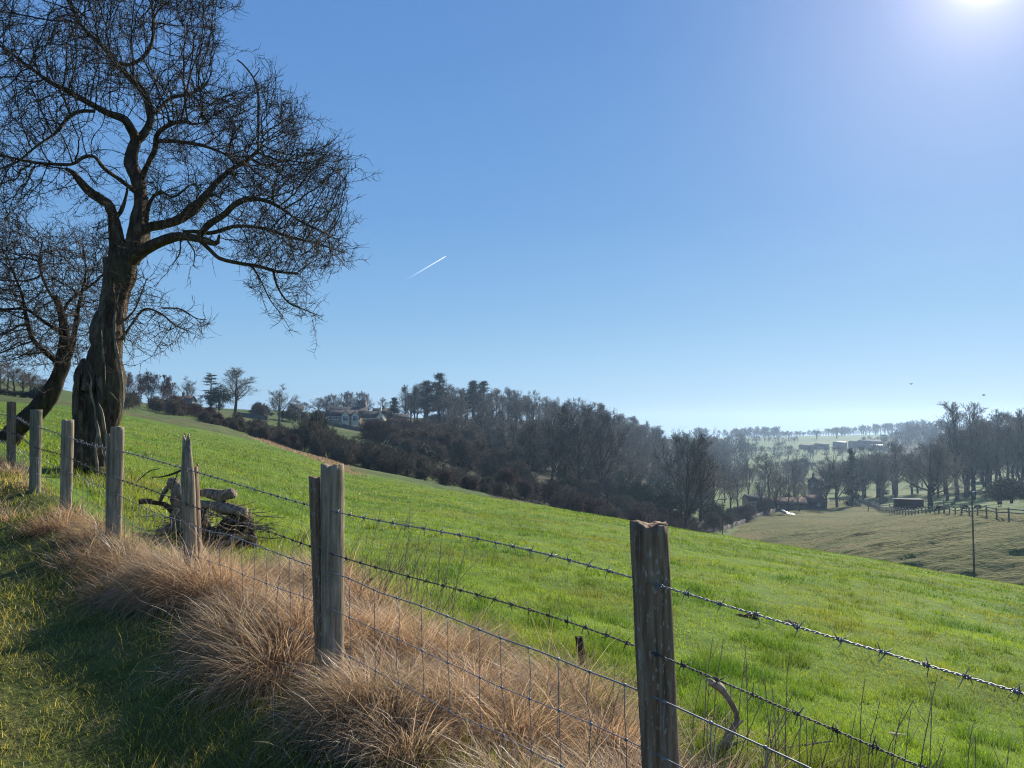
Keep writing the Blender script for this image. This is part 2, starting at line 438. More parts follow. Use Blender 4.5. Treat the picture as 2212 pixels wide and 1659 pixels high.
HAZE = True
if HAZE:
    k = NT('haze'); pv = k.n('ShaderNodeVolumePrincipled')
    pv.inputs['Color'].default_value = (.52, .74, 1, 1); pv.inputs['Density'].default_value = .00023; pv.inputs['Anisotropy'].default_value = .5
    k.l(pv.outputs[0], k.out.inputs['Volume'])
    mb = MB(); zb, zt = -38.0, 30.0
    mb.box((0, 0, (zb + zt) / 2), (3500, 3500, zt - zb))
    o = mb.build('haze', k.m, smooth=False); tag(o, kind='stuff')

# ------------------------------------------------------------------ the ground
th = np.concatenate([np.arange(-180, -46, 3.0), np.arange(-46, 46, .2), np.arange(46, 180.1, 3.0)])
rad = np.concatenate([np.geomspace(.35, 15, 110)[:-1], np.geomspace(15, 68, 100)[:-1], np.geomspace(68, 140, 190)[:-1], np.geomspace(140, 330, 110)[:-1], np.geomspace(330, 1700, 70)])
TH, RD = np.meshgrid(np.radians(th), rad, indexing='ij')
GX, GY = np.sin(TH) * RD, np.cos(TH) * RD
GZ, GU, GF = terrain(GX, GY, True)
nT, nR = GX.shape
vid = np.arange(nT * nR).reshape(nT, nR)
fq = np.stack([vid[:-1, :-1], vid[:-1, 1:], vid[1:, 1:], vid[1:, :-1]], -1)[:, :, ::-1].reshape(-1, 4)
V3 = np.stack([GX, GY, GZ], -1).reshape(-1, 3)
cxx = V3[fq].mean(1); fu = GU.reshape(-1)[fq].mean(1); ff = GF.reshape(-1)[fq].mean(1) > .5
fn_ = fence_n(cxx[:, 0], cxx[:, 1]); fr = np.hypot(cxx[:, 0], cxx[:, 1]); fy = cxx[:, 1]
reg = np.full(len(fq), 'valley', dtype=object)
ymax_p = np.interp(fu, [.14, .435, .47, .55, .665, .8], [190, 268, 200, 140, 103, 98])
reg[(fu <= .12)] = 'hillside'
wl = fu + .03 * np.sin(fy * .07)
reg[(wl > -.135) & (wl < .24) & (fy > np.interp(fu, [-.1, 0], [125, 70])) & (fy < 460)] = 'wood'
reg[(fu > .49) & (fy > 400) & (fy < 900)] = 'wood'
reg[(fu > .262 + .03 * np.sin(fy * .05)) & (fy < ymax_p)] = 'pasture'
reg[(fy > 470) & ((fu < .49) | (fy >= 900))] = 'far_hill'
reg[ff & (fy < np.interp(fu, [-.7, -.45, -.3, -.1, .7], [108, 104, 110, 125, 120])) & (fn_ > .2)] = 'field'
reg[(fn_ <= .2) & (fr < 45)] = 'path'
reg[(fy < 1) & (fn_ > .2)] = 'field'
GNAME = {'wood': 'woodland_floor', 'valley': 'valley_floor', 'hillside': 'hillside', 'pasture': 'pasture_slope', 'far_hill': 'far_hill', 'field': 'field', 'path': 'path'}
for rname, oname in GNAME.items():
    sel = fq[np.array(reg == rname)]
    uq, inv = np.unique(sel, return_inverse=True)
    mb = MB(); mb.add(V3[uq], inv.reshape(-1, 4))
    tag(mb.build(oname, M['wood_floor' if rname == 'wood' else rname]), kind='structure')

# ------------------------------------------------------------------ grass
def scatter(n, r0, r1, t0, t1):
    r = np.exp(RNG.uniform(math.log(r0), math.log(r1), n)); t = np.radians(RNG.uniform(t0, t1, n))
    return r * np.sin(t), r * np.cos(t), r
GD = 1.0      # density factor
x, y, r = scatter(int(900000 * GD), 2.6, 75, -41, 41)
zz, uu, ffm = terrain(x, y, True); n = fence_n(x, y)
clump = fbm(x * .8, y * .8, 41); cl2 = fbm(x * 4.6, y * 4.6, 43, 3)
keep = (n > .35 + .5 * cl2) & ffm & (y < 70) & (RNG.random(len(x)) < .35 + 1.1 * cl2)
x, y, r, zz, n, clump, cl2 = (q[keep] for q in (x, y, r, zz, n, clump, cl2))
N = len(x)
near = 1 - sstep(.4, 3.2, n)
ln = (.028 + .06 * RNG.random(N)) * (.55 + .9 * clump) * (1 + .9 * near) * (.65 + 1.0 * sstep(.58, .76, cl2))
wd = .0036 * np.maximum(1, r / 5.5) * RNG.uniform(.7, 1.3, N)
az = RNG.uniform(0, 2 * math.pi, N)
mb = MB()
tint = np.clip(.5 + (clump - .5) * -1.6 + RNG.normal(0, .2, N) - .45 * sstep(.56, .72, cl2), 0, 1)
mb.blades(np.stack([x, y, zz - .01], 1), az, np.abs(RNG.normal(.15, .28, N)), ln, wd, RNG.uniform(.2, 1.1, N), 2, tint)
tag(mb.build('field_grass', M['field_grass'], smooth=False, attr=True), 'bright green short pasture grass beyond the wire fence', 'grass', kind='stuff')

x, y, r = scatter(int(330000 * GD), 1.8, 22, -46, 10)
zz = terrain(x, y); n = fence_n(x, y); cl2 = fbm(x * 2.2, y * 2.2, 53, 3)
keep = (n < .3) & (RNG.random(len(x)) < np.clip(.1 + 1.3 * cl2, 0, 1) * (1 - .45 * sstep(-.45, -.2, n) * (fence_s(x, y) < 4)))
x, y, r, zz, n, cl2 = (q[keep] for q in (x, y, r, zz, n, cl2)); N = len(x)
ln = (.02 + .055 * RNG.random(N)) * (.4 + 1.2 * cl2) * (1 + .5 * sstep(-.7, -.1, n)) * (1 + 1.2 * (RNG.random(N) > .97))
mb = MB()
mb.blades(np.stack([x, y, zz - .008], 1), RNG.uniform(0, 2 * math.pi, N), np.abs(RNG.normal(.45, .4, N)), ln, .0034 * np.maximum(1, r / 5) * RNG.uniform(.7, 1.3, N), RNG.uniform(.3, 1.3, N), 2,
          np.clip(fbm(x * 1.3, y * 1.3, 57) * 1.2 - .1 + RNG.normal(0, .22, N), 0, 1))
tag(mb.build('path_grass', M['path_grass'], smooth=False, attr=True), 'trodden rough grass on the shaded path beside the fence', 'grass', kind='stuff')

# dry tussock grass along the fence
TS = []   # s, n, radius, height
def tuss(s, n, rr, h, c=1.0): TS.append((s, n, rr, h, c))
for k in range(100):
    s = RNG.uniform(-.6, 3.9); lo = -.12; hi = np.interp(s, [-.6, .6, 1.4, 2.2, 3.2, 3.9], [.5, .85, 1.25, 1.05, .45, .25])
    tuss(s, RNG.uniform(lo, hi), RNG.uniform(.12, .24), RNG.uniform(.19, .34))
for k in range(20):
    s = RNG.uniform(3.6, 6.2); tuss(s, RNG.uniform(-.30, .12), RNG.uniform(.10, .2), RNG.uniform(.16, .28), .42)
for k in range(15):
    s = RNG.uniform(6.0, 12); tuss(s, RNG.uniform(-.4, .1), RNG.uniform(.10, .2), RNG.uniform(.12, .24), .22)
for k in range(9): tuss(RNG.uniform(3.1, 3.9), RNG.uniform(.7, 1.25), .2, RNG.uniform(.24, .36))
for k in range(22): tuss(RNG.uniform(-1.3, 1.0), RNG.uniform(.7, 1.5), RNG.uniform(.1, .2), RNG.uniform(.10, .2), .22)
mb = MB()
for (s, n, rr, h, c) in TS:
    nb = int(1150 * c * (rr / .2) * GD)
    p = np.array([.41, 2.3]) + FD * s + FN * n
    q = RNG.normal(0, .5, (nb, 2)) * rr
    bx = p[0] + q[:, 0]; by = p[1] + q[:, 1]; bz = terrain(bx, by)
    az = np.arctan2(q[:, 1], q[:, 0]) + RNG.normal(0, .75, nb)
    dd = np.hypot(q[:, 0], q[:, 1]) / rr
    # combed over towards the path
    wind = math.atan2(-FN[1] - .55 * FD[1], -FN[0] - .55 * FD[0])
    vx = np.cos(az) * (.25 + dd) + .65 * math.cos(wind); vy = np.sin(az) * (.25 + dd) + .65 * math.sin(wind)
    az = np.arctan2(vy, vx)
    lean = np.clip(.15 + .45 * np.hypot(vx, vy) * RNG.uniform(.2, 1.5, nb), 0, 1.35)
    L = h * RNG.uniform(.6, 1.4, nb) * (1 + .6 * (RNG.random(nb) > .96))
    tn = np.clip(RNG.normal(.5, .27, nb) + RNG.normal(0, .1) + (.08 if n > -.1 else -.08), 0, 1)
    mb.blades(np.stack([bx, by, bz - .01], 1), az, lean, L, RNG.uniform(.0018, .0046, nb) * max(1, (3.5 + s * .5) / 5), RNG.uniform(.5, 2.1, nb), 3, tn)
for k in range(70):      # the tan strip of dead grass at the brow of the field
    uq = RNG.uniform(-.33, -.20); yq = np.interp(uq, [-.33, -.25, -.20], [88, 78, 64]) + RNG.normal(0, 2.5)
    nb = 130; bx = uq * yq + RNG.normal(0, .8, nb); by = yq + RNG.normal(0, .8, nb)
    mb.blades(np.stack([bx, by, terrain(bx, by) - .02], 1), RNG.uniform(0, 6.28, nb), np.abs(RNG.normal(.4, .3, nb)), RNG.uniform(.15, .38, nb), np.full(nb, .05), RNG.uniform(.3, 1.2, nb), 3, np.clip(RNG.normal(.4, .2, nb), 0, 1))
tag(mb.build('dry_grass', M['dry_grass'], smooth=False, attr=True), 'tan dry tussock grass matted along the foot of the fence', 'grass', kind='stuff')

# ------------------------------------------------------------------ wire fence
def m_post(name, a, b, c_, lich=.5, alg=.55):
    k = NT(name); v = k.coord((1, 1, .06)); w_ = k.coord()
    f = k.noise(v, 60, 6, .6, .3); g = k.noise(w_, 9, 4, .6); fl = k.noise(k.coord((1, 1, .3)), 120, 3)
    col = k.ramp(f, [(.28, a), (.5, b), (.72, c_)])
    col = k.mix(k.ramp(g, [(.5, (0, 0, 0)), (.68, (alg, alg, alg))]), col, (.12, .115, .07))
    col = k.mix(k.ramp(fl, [(.61, (0, 0, 0)), (.66, (lich, lich, lich))]), col, (.36, .34, .28))
    return k.principled(col, .9, k.bump(f, .7, .006), .2)
M['post_grey'] = m_post('weathered_grey_wood', (.12, .088, .056), (.31, .235, .155), (.50, .40, .285))
M['post_brown'] = m_post('weathered_brown_wood', (.075, .046, .03), (.23, .145, .09), (.35, .26, .18), .9, .15)
M['post_pale'] = m_post('pale_new_wood', (.10, .085, .055), (.21, .18, .12), (.33, .285, .20), .2)
M['wire'] = m_simple('galvanised_wire', (.13, .14, .155), (.26, .27, .29), 60, .55, 0, spec=.4, metal=.35)
M['rusty_wire'] = m_simple('rusty_barbed_wire', (.05, .035, .03), (.13, .12, .12), 40, .65, 0, spec=.4, metal=.3)

def post_mesh(height, rx, ry, seed, flat=.0, jag=.01, cracks=3, lean=(0, 0), spike=0.0, sub=.45):
    """an upright split or round stake, base at the origin (going sub below it)"""
    g = np.random.default_rng(seed); S = 36; K = 46
    th_ = np.linspace(0, 2 * math.pi, S, endpoint=False)
    rr = 1 + .05 * np.sin(2 * th_ + g.uniform(0, 6)) + .04 * np.sin(3 * th_ + g.uniform(0, 6))
    if flat: rr = np.minimum(rr, (1 - flat) / np.maximum(np.abs(np.cos(th_ + math.pi / 2)), 1e-3)) if flat > 0 else rr
    cr = [(g.uniform(0, 6.28), g.uniform(.09, .15), g.uniform(.08, .24), g.uniform(.2, .9), g.uniform(0, .4)) for _ in range(cracks)]
    topz = jag * (np.interp(th_, np.linspace(0, 2 * math.pi, 11), np.r_[(q := g.uniform(-1, 1, 10)), q[0]]) + g.uniform(-.4, .4, S))
    topz = topz + spike * (np.cos(th_ - 2.6) - .2)
    zs = np.linspace(-sub, height, K)
    P = []
    for k_, z in enumerate(zs):
        f = (z + sub) / (height + sub)
        r_ = rr.copy()
        for (a0, wd_, dp, ext, st) in cr:
            aa = a0 + .12 * math.sin(f * 7 + a0)
            d_ = np.abs((th_ - aa + math.pi) % (2 * math.pi) - math.pi)
            r_ = r_ - dp * np.clip(1 - d_ / wd_, 0, 1) * (sstep(st, st + .15, np.array(f)) if ext > .4 else 1 - sstep(st + .3, st + .5, np.array(f))) * (.5 + .5 * sstep(.3, 1, np.array(f)))
        r_ = r_ * (1 + .03 * np.sin(f * 9 + g.uniform(0, .4)) + g.normal(0, .012, S))
        if spike and f > .82: r_ = r_ * (1 - .45 * (f - .82) / .18)
        sh = np.array([lean[0] * z, lean[1] * z])
        zz_ = z + (topz if k_ == K - 1 else (topz * .6 if k_ == K - 2 else 0))
        P.append(np.stack([np.cos(th_) * rx * r_ + sh[0], np.sin(th_) * ry * r_ + sh[1], np.broadcast_to(zz_, (S,))], 1))
    P = np.array(P); mbp = MB()
    i = np.arange(S); j = (i + 1) % S
    Q = np.concatenate([np.stack([k_ * S + i, k_ * S + j, (k_ + 1) * S + j, (k_ + 1) * S + i], 1) for k_ in range(K - 1)])
    V = P.reshape(-1, 3)
    # weathered top: an inner ring and a centre
    inner = P[-1] * np.array([.55, .55, 1]) + np.array([lean[0] * height * .45, lean[1] * height * .45, 0]) + np.stack([0 * i, 0 * i, g.normal(-.003, jag * .35, S)], 1)
    cen = np.array([[lean[0] * height, lean[1] * height, height - .004]])
    V = np.concatenate([V, inner, cen]); b = (K - 1) * S; c0 = K * S
    Q = np.concatenate([Q, np.stack([b + i, b + j, c0 + j, c0 + i], 1)])
    mbp.add(V, Q, np.stack([c0 + i, c0 + j, 0 * i + c0 + S], 1))
    return mbp

fence = empty('wire_fence', (.41, 2.3, H(.41, 2.3)), 'barbed wire and stock net fence on weathered wooden posts along the path', 'fence')
FO = np.array([.41, 2.3, H(.41, 2.3)])
posts = {}
def fence_post(key, dx_top, dy_top, Y, rx, ry, mat, seed, label=None, dxb=None, dyb=None, **kw):
    top = at(dx_top, dy_top, Y)
    x_, y_ = top[0], top[1]
    lx = 0.0
    if dxb is not None:
        bt = at(dxb, dyb, Y); lx = (top[0] - bt[0]) / (top[2] - bt[2]); 
    z0 = H(x_, y_); h = top[2] - z0
    x_ = x_ - lx * h
    mbp = post_mesh(h, rx, ry, seed, lean=(lx, 0), **kw)
    o = mbp.build('post', mat, fence, smooth=True)
    o.location = np.array([x_, y_, z0]) - FO
    if label: o['label'] = label
    posts[key] = (x_, y_, z0, h, rx)
    return o
fence_post('A', 1400, 1130, 2.30, .054, .050, M['post_brown'], 11, 'thick dark brown post with lichen flecks and a flat split top, nearest', 1427, 1659, flat=.10, jag=.010, cracks=4)
fence_post('B', 718, 1007, 3.60, .050, .050, M['post_grey'], 12, 'round grey post standing against a shorter split half', 719, 1470, jag=.010, cracks=3)
fence_post('B2', 684, 1030, 3.66, .036, .046, M['post_brown'], 13, 'shorter split half post strapped beside the round grey post', 699, 1470, jag=.008, cracks=5)
fence_post('C', 403, 950, 4.95, .043, .040, M['post_grey'], 14, 'pale cracked post worn to a jagged point', 414, 1250, jag=.035, cracks=6, spike=.035)
fence_post('C2', 421, 1014, 5.02, .022, .03, M['post_brown'], 15, 'thin brown broken slat behind the pointed post', 431, 1240, jag=.03, cracks=2)
fence_post('D', 254, 922, 5.91, .050, .045, M['post_grey'], 16, None, 248, 1195, jag=.006, cracks=3)
fence_post('D2', 239, 938, 5.98, .028, .04, M['post_grey'], 17, None, 237, 1195, jag=.006, cracks=3)
fence_post('E', 147, 908, 6.85, .050, .045, M['post_grey'], 18, None, 142, 1118, jag=.01, cracks=3)
fence_post('F', 78, 885, 7.65, .055, .05, M['post_pale'], 19, 'pale newer square-cut post', 75, 1080, jag=.003, cracks=2, flat=.12)
fence_post('G', 25, 868, 9.2, .047, .045, M['post_brown'], 20, None, 24, 1030, jag=.01, cracks=3)
fence_post('I', -60, 845, 11.0, .05, .045, M['post_grey'], 22, None, -60, 985, jag=.01)
fence_post('J', 2900, 1560, .98, .05, .05, M['post_grey'], 21, None, 2900, 2300, jag=.01)

# wire heights read at each post: display rows for top barb, second barb, net top, then net wires
WR = [ # dx, Y, rows
 (2900, .94, [1750, 2080, 2380, 2560, 2740, 2920, 3100, 3240]),
 (2212, 1.55, [1502, 1745, 1890, 2060, 2230, 2400, 2540, 2660]),
 (1427, 2.235, [1262, 1418, 1512, 1640, 1770, 1890, 2000, 2090]),
 (1050, 2.87, [1171, 1292, 1368, 1470, 1572, 1672, 1750, 1810]),
 (718, 3.535, [1102, 1196, 1236, 1315, 1400, 1490, 1570, 1630]),
 (560, 4.16, [1062, 1143, 1182, 1255, 1330, 1405, 1470, 1520]),
 (403, 4.89, [1012, 1088, 1130, 1192, 1255, 1318, 1370, 1410]),
 (254, 5.85, [975, 1034, 1070, 1118, 1166, 1212, 1250, 1285]),
 (147, 6.79, [945, 990, 1018, 1055, 1095, 1132, 1165, 1190]),
 (78, 7.58, [922, 965, 990, 1024, 1058, 1090, 1115, 1138]),
 (25, 9.13, [900, 935, 962, 990, 1018, 1042, 1062, 1080]),
 (-60, 10.95, [880, 912, 930, 955, 978, 1000, 1018, 1032])]
def polyline(i):
    return np.array([at(dx, rows[i], Y) for dx, Y, rows in WR])
def smoothline(P, step):
    P = np.asarray(P); d = np.r_[0, np.cumsum(np.linalg.norm(np.diff(P, axis=0), axis=1))]
    n_ = max(int(d[-1] / step), 4); t_ = np.linspace(0, d[-1], n_)
    m = np.zeros_like(P); m[1:-1] = (P[2:] - P[:-2]) / (d[2:] - d[:-2])[:, None]; m[0] = (P[1] - P[0]) / d[1]; m[-1] = (P[-1] - P[-2]) / (d[-1] - d[-2])
    i_ = np.clip(np.searchsorted(d, t_, side='right') - 1, 0, len(d) - 2); h_ = (d[i_ + 1] - d[i_]); u_ = (t_ - d[i_]) / h_
    h00 = 2 * u_ ** 3 - 3 * u_ ** 2 + 1; h10 = u_ ** 3 - 2 * u_ ** 2 + u_; h01 = -2 * u_ ** 3 + 3 * u_ ** 2; h11 = u_ ** 3 - u_ ** 2
    return h00[:, None] * P[i_] + (h10 * h_)[:, None] * m[i_] + h01[:, None] * P[i_ + 1] + (h11 * h_)[:, None] * m[i_ + 1], t_
def barbed(P, mat, seed, pitch=.022, rs=.0016, off=.0018):
    g = np.random.default_rng(seed)
    C, t_ = smoothline(P, .0055)
    T = np.gradient(C, axis=0); T /= np.linalg.norm(T, axis=1, keepdims=True)
    A = np.cross(T, [0, 0, 1.]); A /= np.linalg.norm(A, axis=1, keepdims=True); B = np.cross(A, T)
    C = C + B * (np.sin(t_ * 3.1 + seed) * .006)[:, None] + A * (np.sin(t_ * 2.3 + seed) * .006)[:, None]
    ph = t_ * 2 * math.pi / (pitch * 2.2)
    mb = MB()
    for sgn in (0, math.pi):
        mb.tube(C + A * (off * np.cos(ph + sgn))[:, None] + B * (off * np.sin(ph + sgn))[:, None], rs, 5)
    pos = .04
    while pos < t_[-1]:
        i_ = min(np.searchsorted(t_, pos), len(t_) - 1); c_, tt, a_, b_ = C[i_], T[i_], A[i_], B[i_]
        w_ = np.linspace(0, 2.4 * 2 * math.pi, 16)
        mb.tube(c_ + np.outer(np.linspace(-.007, .007, 16), tt) + .0052 * (np.outer(np.cos(w_), a_) + np.outer(np.sin(w_), b_)), .0014, 4)
        e0 = g.uniform(0, 6.28)
        for q in range(4):
            e = e0 + q * math.pi / 2 + g.uniform(-.35, .35)
            d_ = math.cos(e) * a_ + math.sin(e) * b_ + tt * g.uniform(-.6, .6); d_ /= np.linalg.norm(d_)
            s_ = c_ + tt * (.006 if q % 2 else -.006)
            mb.tube(np.array([s_, s_ + d_ * .011, s_ + d_ * g.uniform(.021, .029)]), [.0016, .0015, .0008], 4)
        pos += g.uniform(.088, .108)
    o = mb.build('barbed_wire', mat, fence); o.location = -FO
    return o
def shift_tension(P, seed): return P
barbed(polyline(0), M['wire'], 1)['label'] = 'upper strand of barbed wire, lighter grey'
barbed(polyline(1), M['rusty_wire'], 2)['label'] = 'lower strand of barbed wire, darker and rusty'
mb = MB(); lines = []
for i in range(2, 8):
    C, t_ = smoothline(polyline(i), .03)
    g = np.random.default_rng(50 + i)
    C[:, 2] += np.sin(t_ * 2.7 + i) * .004 + np.interp(t_, np.linspace(0, t_[-1], 60), g.normal(0, .0035, 60)) - .0
    mb.tube(C, .0025 if i == 2 else .0017, 6); lines.append((C, t_))
L0 = lines[0][1][-1]; pos = .03; g = np.random.default_rng(99)
while pos < L0:
    f = pos / L0; pts = []
    for (C, t_) in lines:
        i_ = min(int(f * (len(t_) - 1) + .5), len(t_) - 1)
        # same place along the fence: match plan position of the top wire
        if pts: i_ = int(np.argmin(np.hypot(C[:, 0] - pts[0][0], C[:, 1] - pts[0][1])))
        pts.append(C[i_])
    jit = g.normal(0, .005, 2)
    fine = []
    for a_, b_ in zip(pts[:-1], pts[1:]):
        mid = (a_ + b_) / 2 + np.array([FD[0], FD[1], 0]) * g.normal(0, .006) + np.array([FN[0], FN[1], 0]) * g.normal(0, .004)
        fine += [a_, mid]
    fine.append(pts[-1])
    mb.tube(np.array(fine), .0015, 5)
    for p in pts:
        d_ = np.array([FD[0], FD[1], .1]) * .006
        mb.tube(np.array([p - d_, p - d_ * .5, p + d_ * .5, p + d_]), [.0024, .0052, .0052, .0024], 6)
    pos += g.uniform(.135, .165)
o = mb.build('wire_netting', M['wire'], fence); o.location = -FO
# ------------------------------------------------------------------ trees: growing helpers
def inpoly(px, py, poly):
    poly = np.asarray(poly, float); c = np.zeros(len(px), bool); j = len(poly) - 1
    for i in range(len(poly)):
        xi, yi = poly[i]; xj, yj = poly[j]
        c ^= ((yi > py) != (yj > py)) & (px < (xj - xi) * (py - yi) / (yj - yi + 1e-9) + xi); j = i
    return c

def colonize(nodes, parent, attr, step, kill, infl, g, iters=200, wander=.35, inert=.75, centre=None, radial=.5):
    nodes = list(map(np.array, nodes)); parent = list(parent)
    DR = np.zeros((len(nodes), 3))
    A = attr.copy(); nd = np.full(len(A), 1e9); ni = np.zeros(len(A), int)
    NP = np.array(nodes)
    for s in range(0, len(NP), 200):
        d = np.linalg.norm(A[:, None] - NP[None, s:s + 200], axis=2); j = d.argmin(1); m = d[np.arange(len(A)), j]
        b = m < nd; nd[b] = m[b]; ni[b] = j[b] + s
    for it in range(iters):
        act = nd < infl
        if not act.any(): break
        dirs = A[act] - NP[ni[act]]; dirs /= np.linalg.norm(dirs, axis=1, keepdims=True) + 1e-9
        acc = np.zeros((len(NP), 3)); np.add.at(acc, ni[act], dirs)
        idx = np.nonzero(np.abs(acc).sum(1) > 0)[0]
        dv = acc[idx]; dv /= np.linalg.norm(dv, axis=1, keepdims=True) + 1e-9
        dv += g.normal(0, wander, dv.shape) + inert * DR[idx]
        if centre is not None:
            ro = NP[idx] - centre; ro /= np.linalg.norm(ro, axis=1, keepdims=True) + 1e-9; dv += radial * ro
        dv /= np.linalg.norm(dv, axis=1, keepdims=True)
        new = NP[idx] + dv * step
        base = len(NP); NP = np.concatenate([NP, new]); DR = np.concatenate([DR, dv]); parent += list(idx)
        for s in range(0, len(new), 200):
            d = np.linalg.norm(A[:, None] - new[None, s:s + 200], axis=2); j = d.argmin(1); m = d[np.arange(len(A)), j]
            b = m < nd; nd[b] = m[b]; ni[b] = j[b] + s + base
        k_ = nd > kill
        A, nd, ni = A[k_], nd[k_], ni[k_]
        if len(A) == 0 or len(NP) > 70000: break
    return NP, np.array(parent)

def skeleton_tubes(mb, NP, par, rmin, expo, fixed=None, skip=0):
    """pipe-model radii, chains drawn as tubes; the first `skip` nodes belong to limbs drawn elsewhere"""
    n = len(NP); s = np.zeros(n); kids = [[] for _ in range(n)]
    for i in range(n):
        if par[i] >= 0: kids[par[i]].append(i)
    order = np.argsort(-np.arange(n))
    for i in order:
        if not kids[i]: s[i] += rmin ** expo
        if par[i] >= 0: s[par[i]] += s[i]
    rad = s ** (1 / expo)
    if fixed is not None: rad[:len(fixed)] = np.maximum(fixed, 0); 
    rad_cap = rad.copy()
    for i in range(skip, n):
        if par[i] >= 0: rad_cap[i] = min(rad_cap[i], rad_cap[par[i]] * (.95 if par[i] >= skip else .8))
    chains = []
    for i in range(n):
        if i < skip: starts = [k for k in kids[i] if k >= skip]
        else:
            if len(kids[i]) < 2: continue
            ks = sorted(kids[i], key=lambda k: -rad[k]); starts = ks[1:]
        for k in starts:
            ch = [i, k]
            while kids[k]:
                k = max(kids[k], key=lambda q: rad[q]); ch.append(k)
            chains.append(ch)
    groups = {}
    for ch in chains: groups.setdefault(len(ch), []).append(ch)
    for K, cs in groups.items():
        cs = np.array(cs); P = NP[cs]; Rr = rad_cap[cs].copy(); Rr[:, 0] = Rr[:, 1]
        big = Rr[:, 0] > .012
        if big.any(): mb.tubes(P[big], Rr[big], 5)
        if (~big).any(): mb.tubes(P[~big], Rr[~big], 3)
    return rad_cap

def spurs(mb, NP, rad, g, per, lo, hi, r, rmax=.02, up=.25, dirs=None):
    c = np.nonzero(rad < rmax)[0]; c = np.repeat(c, per); c = c[g.random(len(c)) < .8]
    d = g.normal(size=(len(c), 3)); d[:, 2] += up; d /= np.linalg.norm(d, axis=1, keepdims=True)
    if dirs is not None:
        d = d * .8 + dirs[c] * .75; d /= np.linalg.norm(d, axis=1, keepdims=True)
    L = g.uniform(lo, hi, len(c))[:, None] * (1 + 1.1 * (g.random((len(c), 1)) > .85))
    k1 = d + g.normal(0, .28, d.shape); k2 = k1 + g.normal(0, .4, d.shape)
    p0 = NP[c]; p1 = p0 + d * L * .4; p2 = p1 + k1 / np.linalg.norm(k1, axis=1, keepdims=True) * L * .35; p3 = p2 + k2 / np.linalg.norm(k2, axis=1, keepdims=True) * L * .3
    mb.tubes(np.stack([p0, p1, p2, p3], 1), np.tile([r, r * .9, r * .7, r * .42], (len(c), 1)), 3)
def node_dirs(NP, par):
    d = NP - NP[np.maximum(par, 0)]; return d / (np.linalg.norm(d, axis=1, keepdims=True) + 1e-9)

def shoots(mb, NP, par, g, frac, lo, hi, r, up=.5):
    n = len(NP); leaf = np.ones(n, bool); leaf[par[par >= 0]] = False
    c_ = np.nonzero(leaf)[0]; c_ = c_[g.random(len(c_)) < frac]; pp = np.maximum(par[par[c_]], 0)
    d_ = NP[c_] - NP[pp]; d_ /= np.linalg.norm(d_, axis=1, keepdims=True) + 1e-9; d_[:, 2] += up; d_ += g.normal(0, .25, d_.shape); d_ /= np.linalg.norm(d_, axis=1, keepdims=True)
    L = g.uniform(lo, hi, len(c_))[:, None]; P = [NP[c_]]
    for k in range(4):
        P.append(P[-1] + d_ * L / 4); d_ = d_ + g.normal(0, .12, d_.shape) + [0, 0, .06]; d_ /= np.linalg.norm(d_, axis=1, keepdims=True)
    P = np.stack(P, 1); mb.tubes(P, np.tile([r, r * .95, r * .85, r * .7, r * .45], (len(c_), 1)), 3)
    q = P[:, 1:4].reshape(-1, 3); spurs(mb, q, np.zeros(len(q)), g, 1, .03, .09, r * .9)
def limb(mb, pts, w, Y0, Y1, g, sides=10, amp=.12, sub=6, wscale=1.0):
    """pts: traced rows (dx, dy); w: widths in display pixels"""
    n = len(pts); P = np.array([at(p[0], p[1], Y0 + (Y1 - Y0) * i / max(n - 1, 1)) for i, p in enumerate(pts)])
    Wd = np.interp(np.linspace(0, 1, n), np.linspace(0, 1, len(w)), w) / FPX * .5 * (Y0 + Y1) / 2 * wscale
    C, t_ = smoothline(P, np.linalg.norm(np.diff(P, axis=0), axis=1).sum() / (n * sub))
    rr = np.interp(t_, np.r_[0, np.cumsum(np.linalg.norm(np.diff(P, axis=0), axis=1))], Wd)
    nk = max(int(len(rr) / 5), 3); kx = np.linspace(0, len(rr) - 1, nk)
    rr = rr * (1 + np.interp(np.arange(len(rr)), kx, g.normal(0, amp * .7, nk)))
    for q in range(3): C[:, q] += np.interp(np.arange(len(rr)), kx, g.normal(0, amp * .5, nk)) * rr
    s0 = mb.n
    mb.tubes(C[None], rr[None], sides, cap=True)
    V = mb.v[-1]; cc = np.repeat(C, sides, 0); rv = V - cc
    a_ = np.tile(np.arange(sides) * 2 * math.pi / sides, len(C)); zt = np.repeat(t_, sides)
    R0_ = float(np.mean(rr)); tw_ = zt / max(R0_, .01) * .10
    f = 1 + amp * (np.sin(a_ * 3 + tw_ + g.uniform(0, 6)) * .7 + np.sin(a_ * 5 - tw_ * 1.7 + g.uniform(0, 6)) * .55 + np.sin(a_ * 7 + tw_ * 2.3) * .35)
    stripe = np.stack([np.interp(np.arange(len(rr)), kx, g.normal(0, amp * .5, nk)) for q in range(sides)], 1).ravel()
    f = f + stripe + g.normal(0, amp * .17, len(V))
    mb.v[-1] = cc + rv * f[:, None]
    return C, rr

# ------------------------------------------------------------------ the big hawthorn
g = np.random.default_rng(21)
TB = at(190, 1062, 10.0); TB[2] = H(TB[0], TB[1])
haw = empty('hawthorn_tree', TB, 'large gnarled bare hawthorn with thick twisted trunk growing just behind the wire fence', 'tree')
mt = MB(); LN = []; LP = []; LR = []
def put(pts, w, Y0, Y1, sides=10, amp=.12, seed=True):
    C, rr = limb(mt, pts, w, Y0, Y1, g, sides, amp)
    if seed:
        st = len(LN)
        for i in range(0, len(C), 2):
            LN.append(C[i]); LR.append(rr[i]); LP.append(st + i // 2 - 1 if i else (-1 if not LN[:-1] else int(np.argmin([np.linalg.norm(q - C[0]) for q in LN[:st]])) if st else -1))
    return C, rr
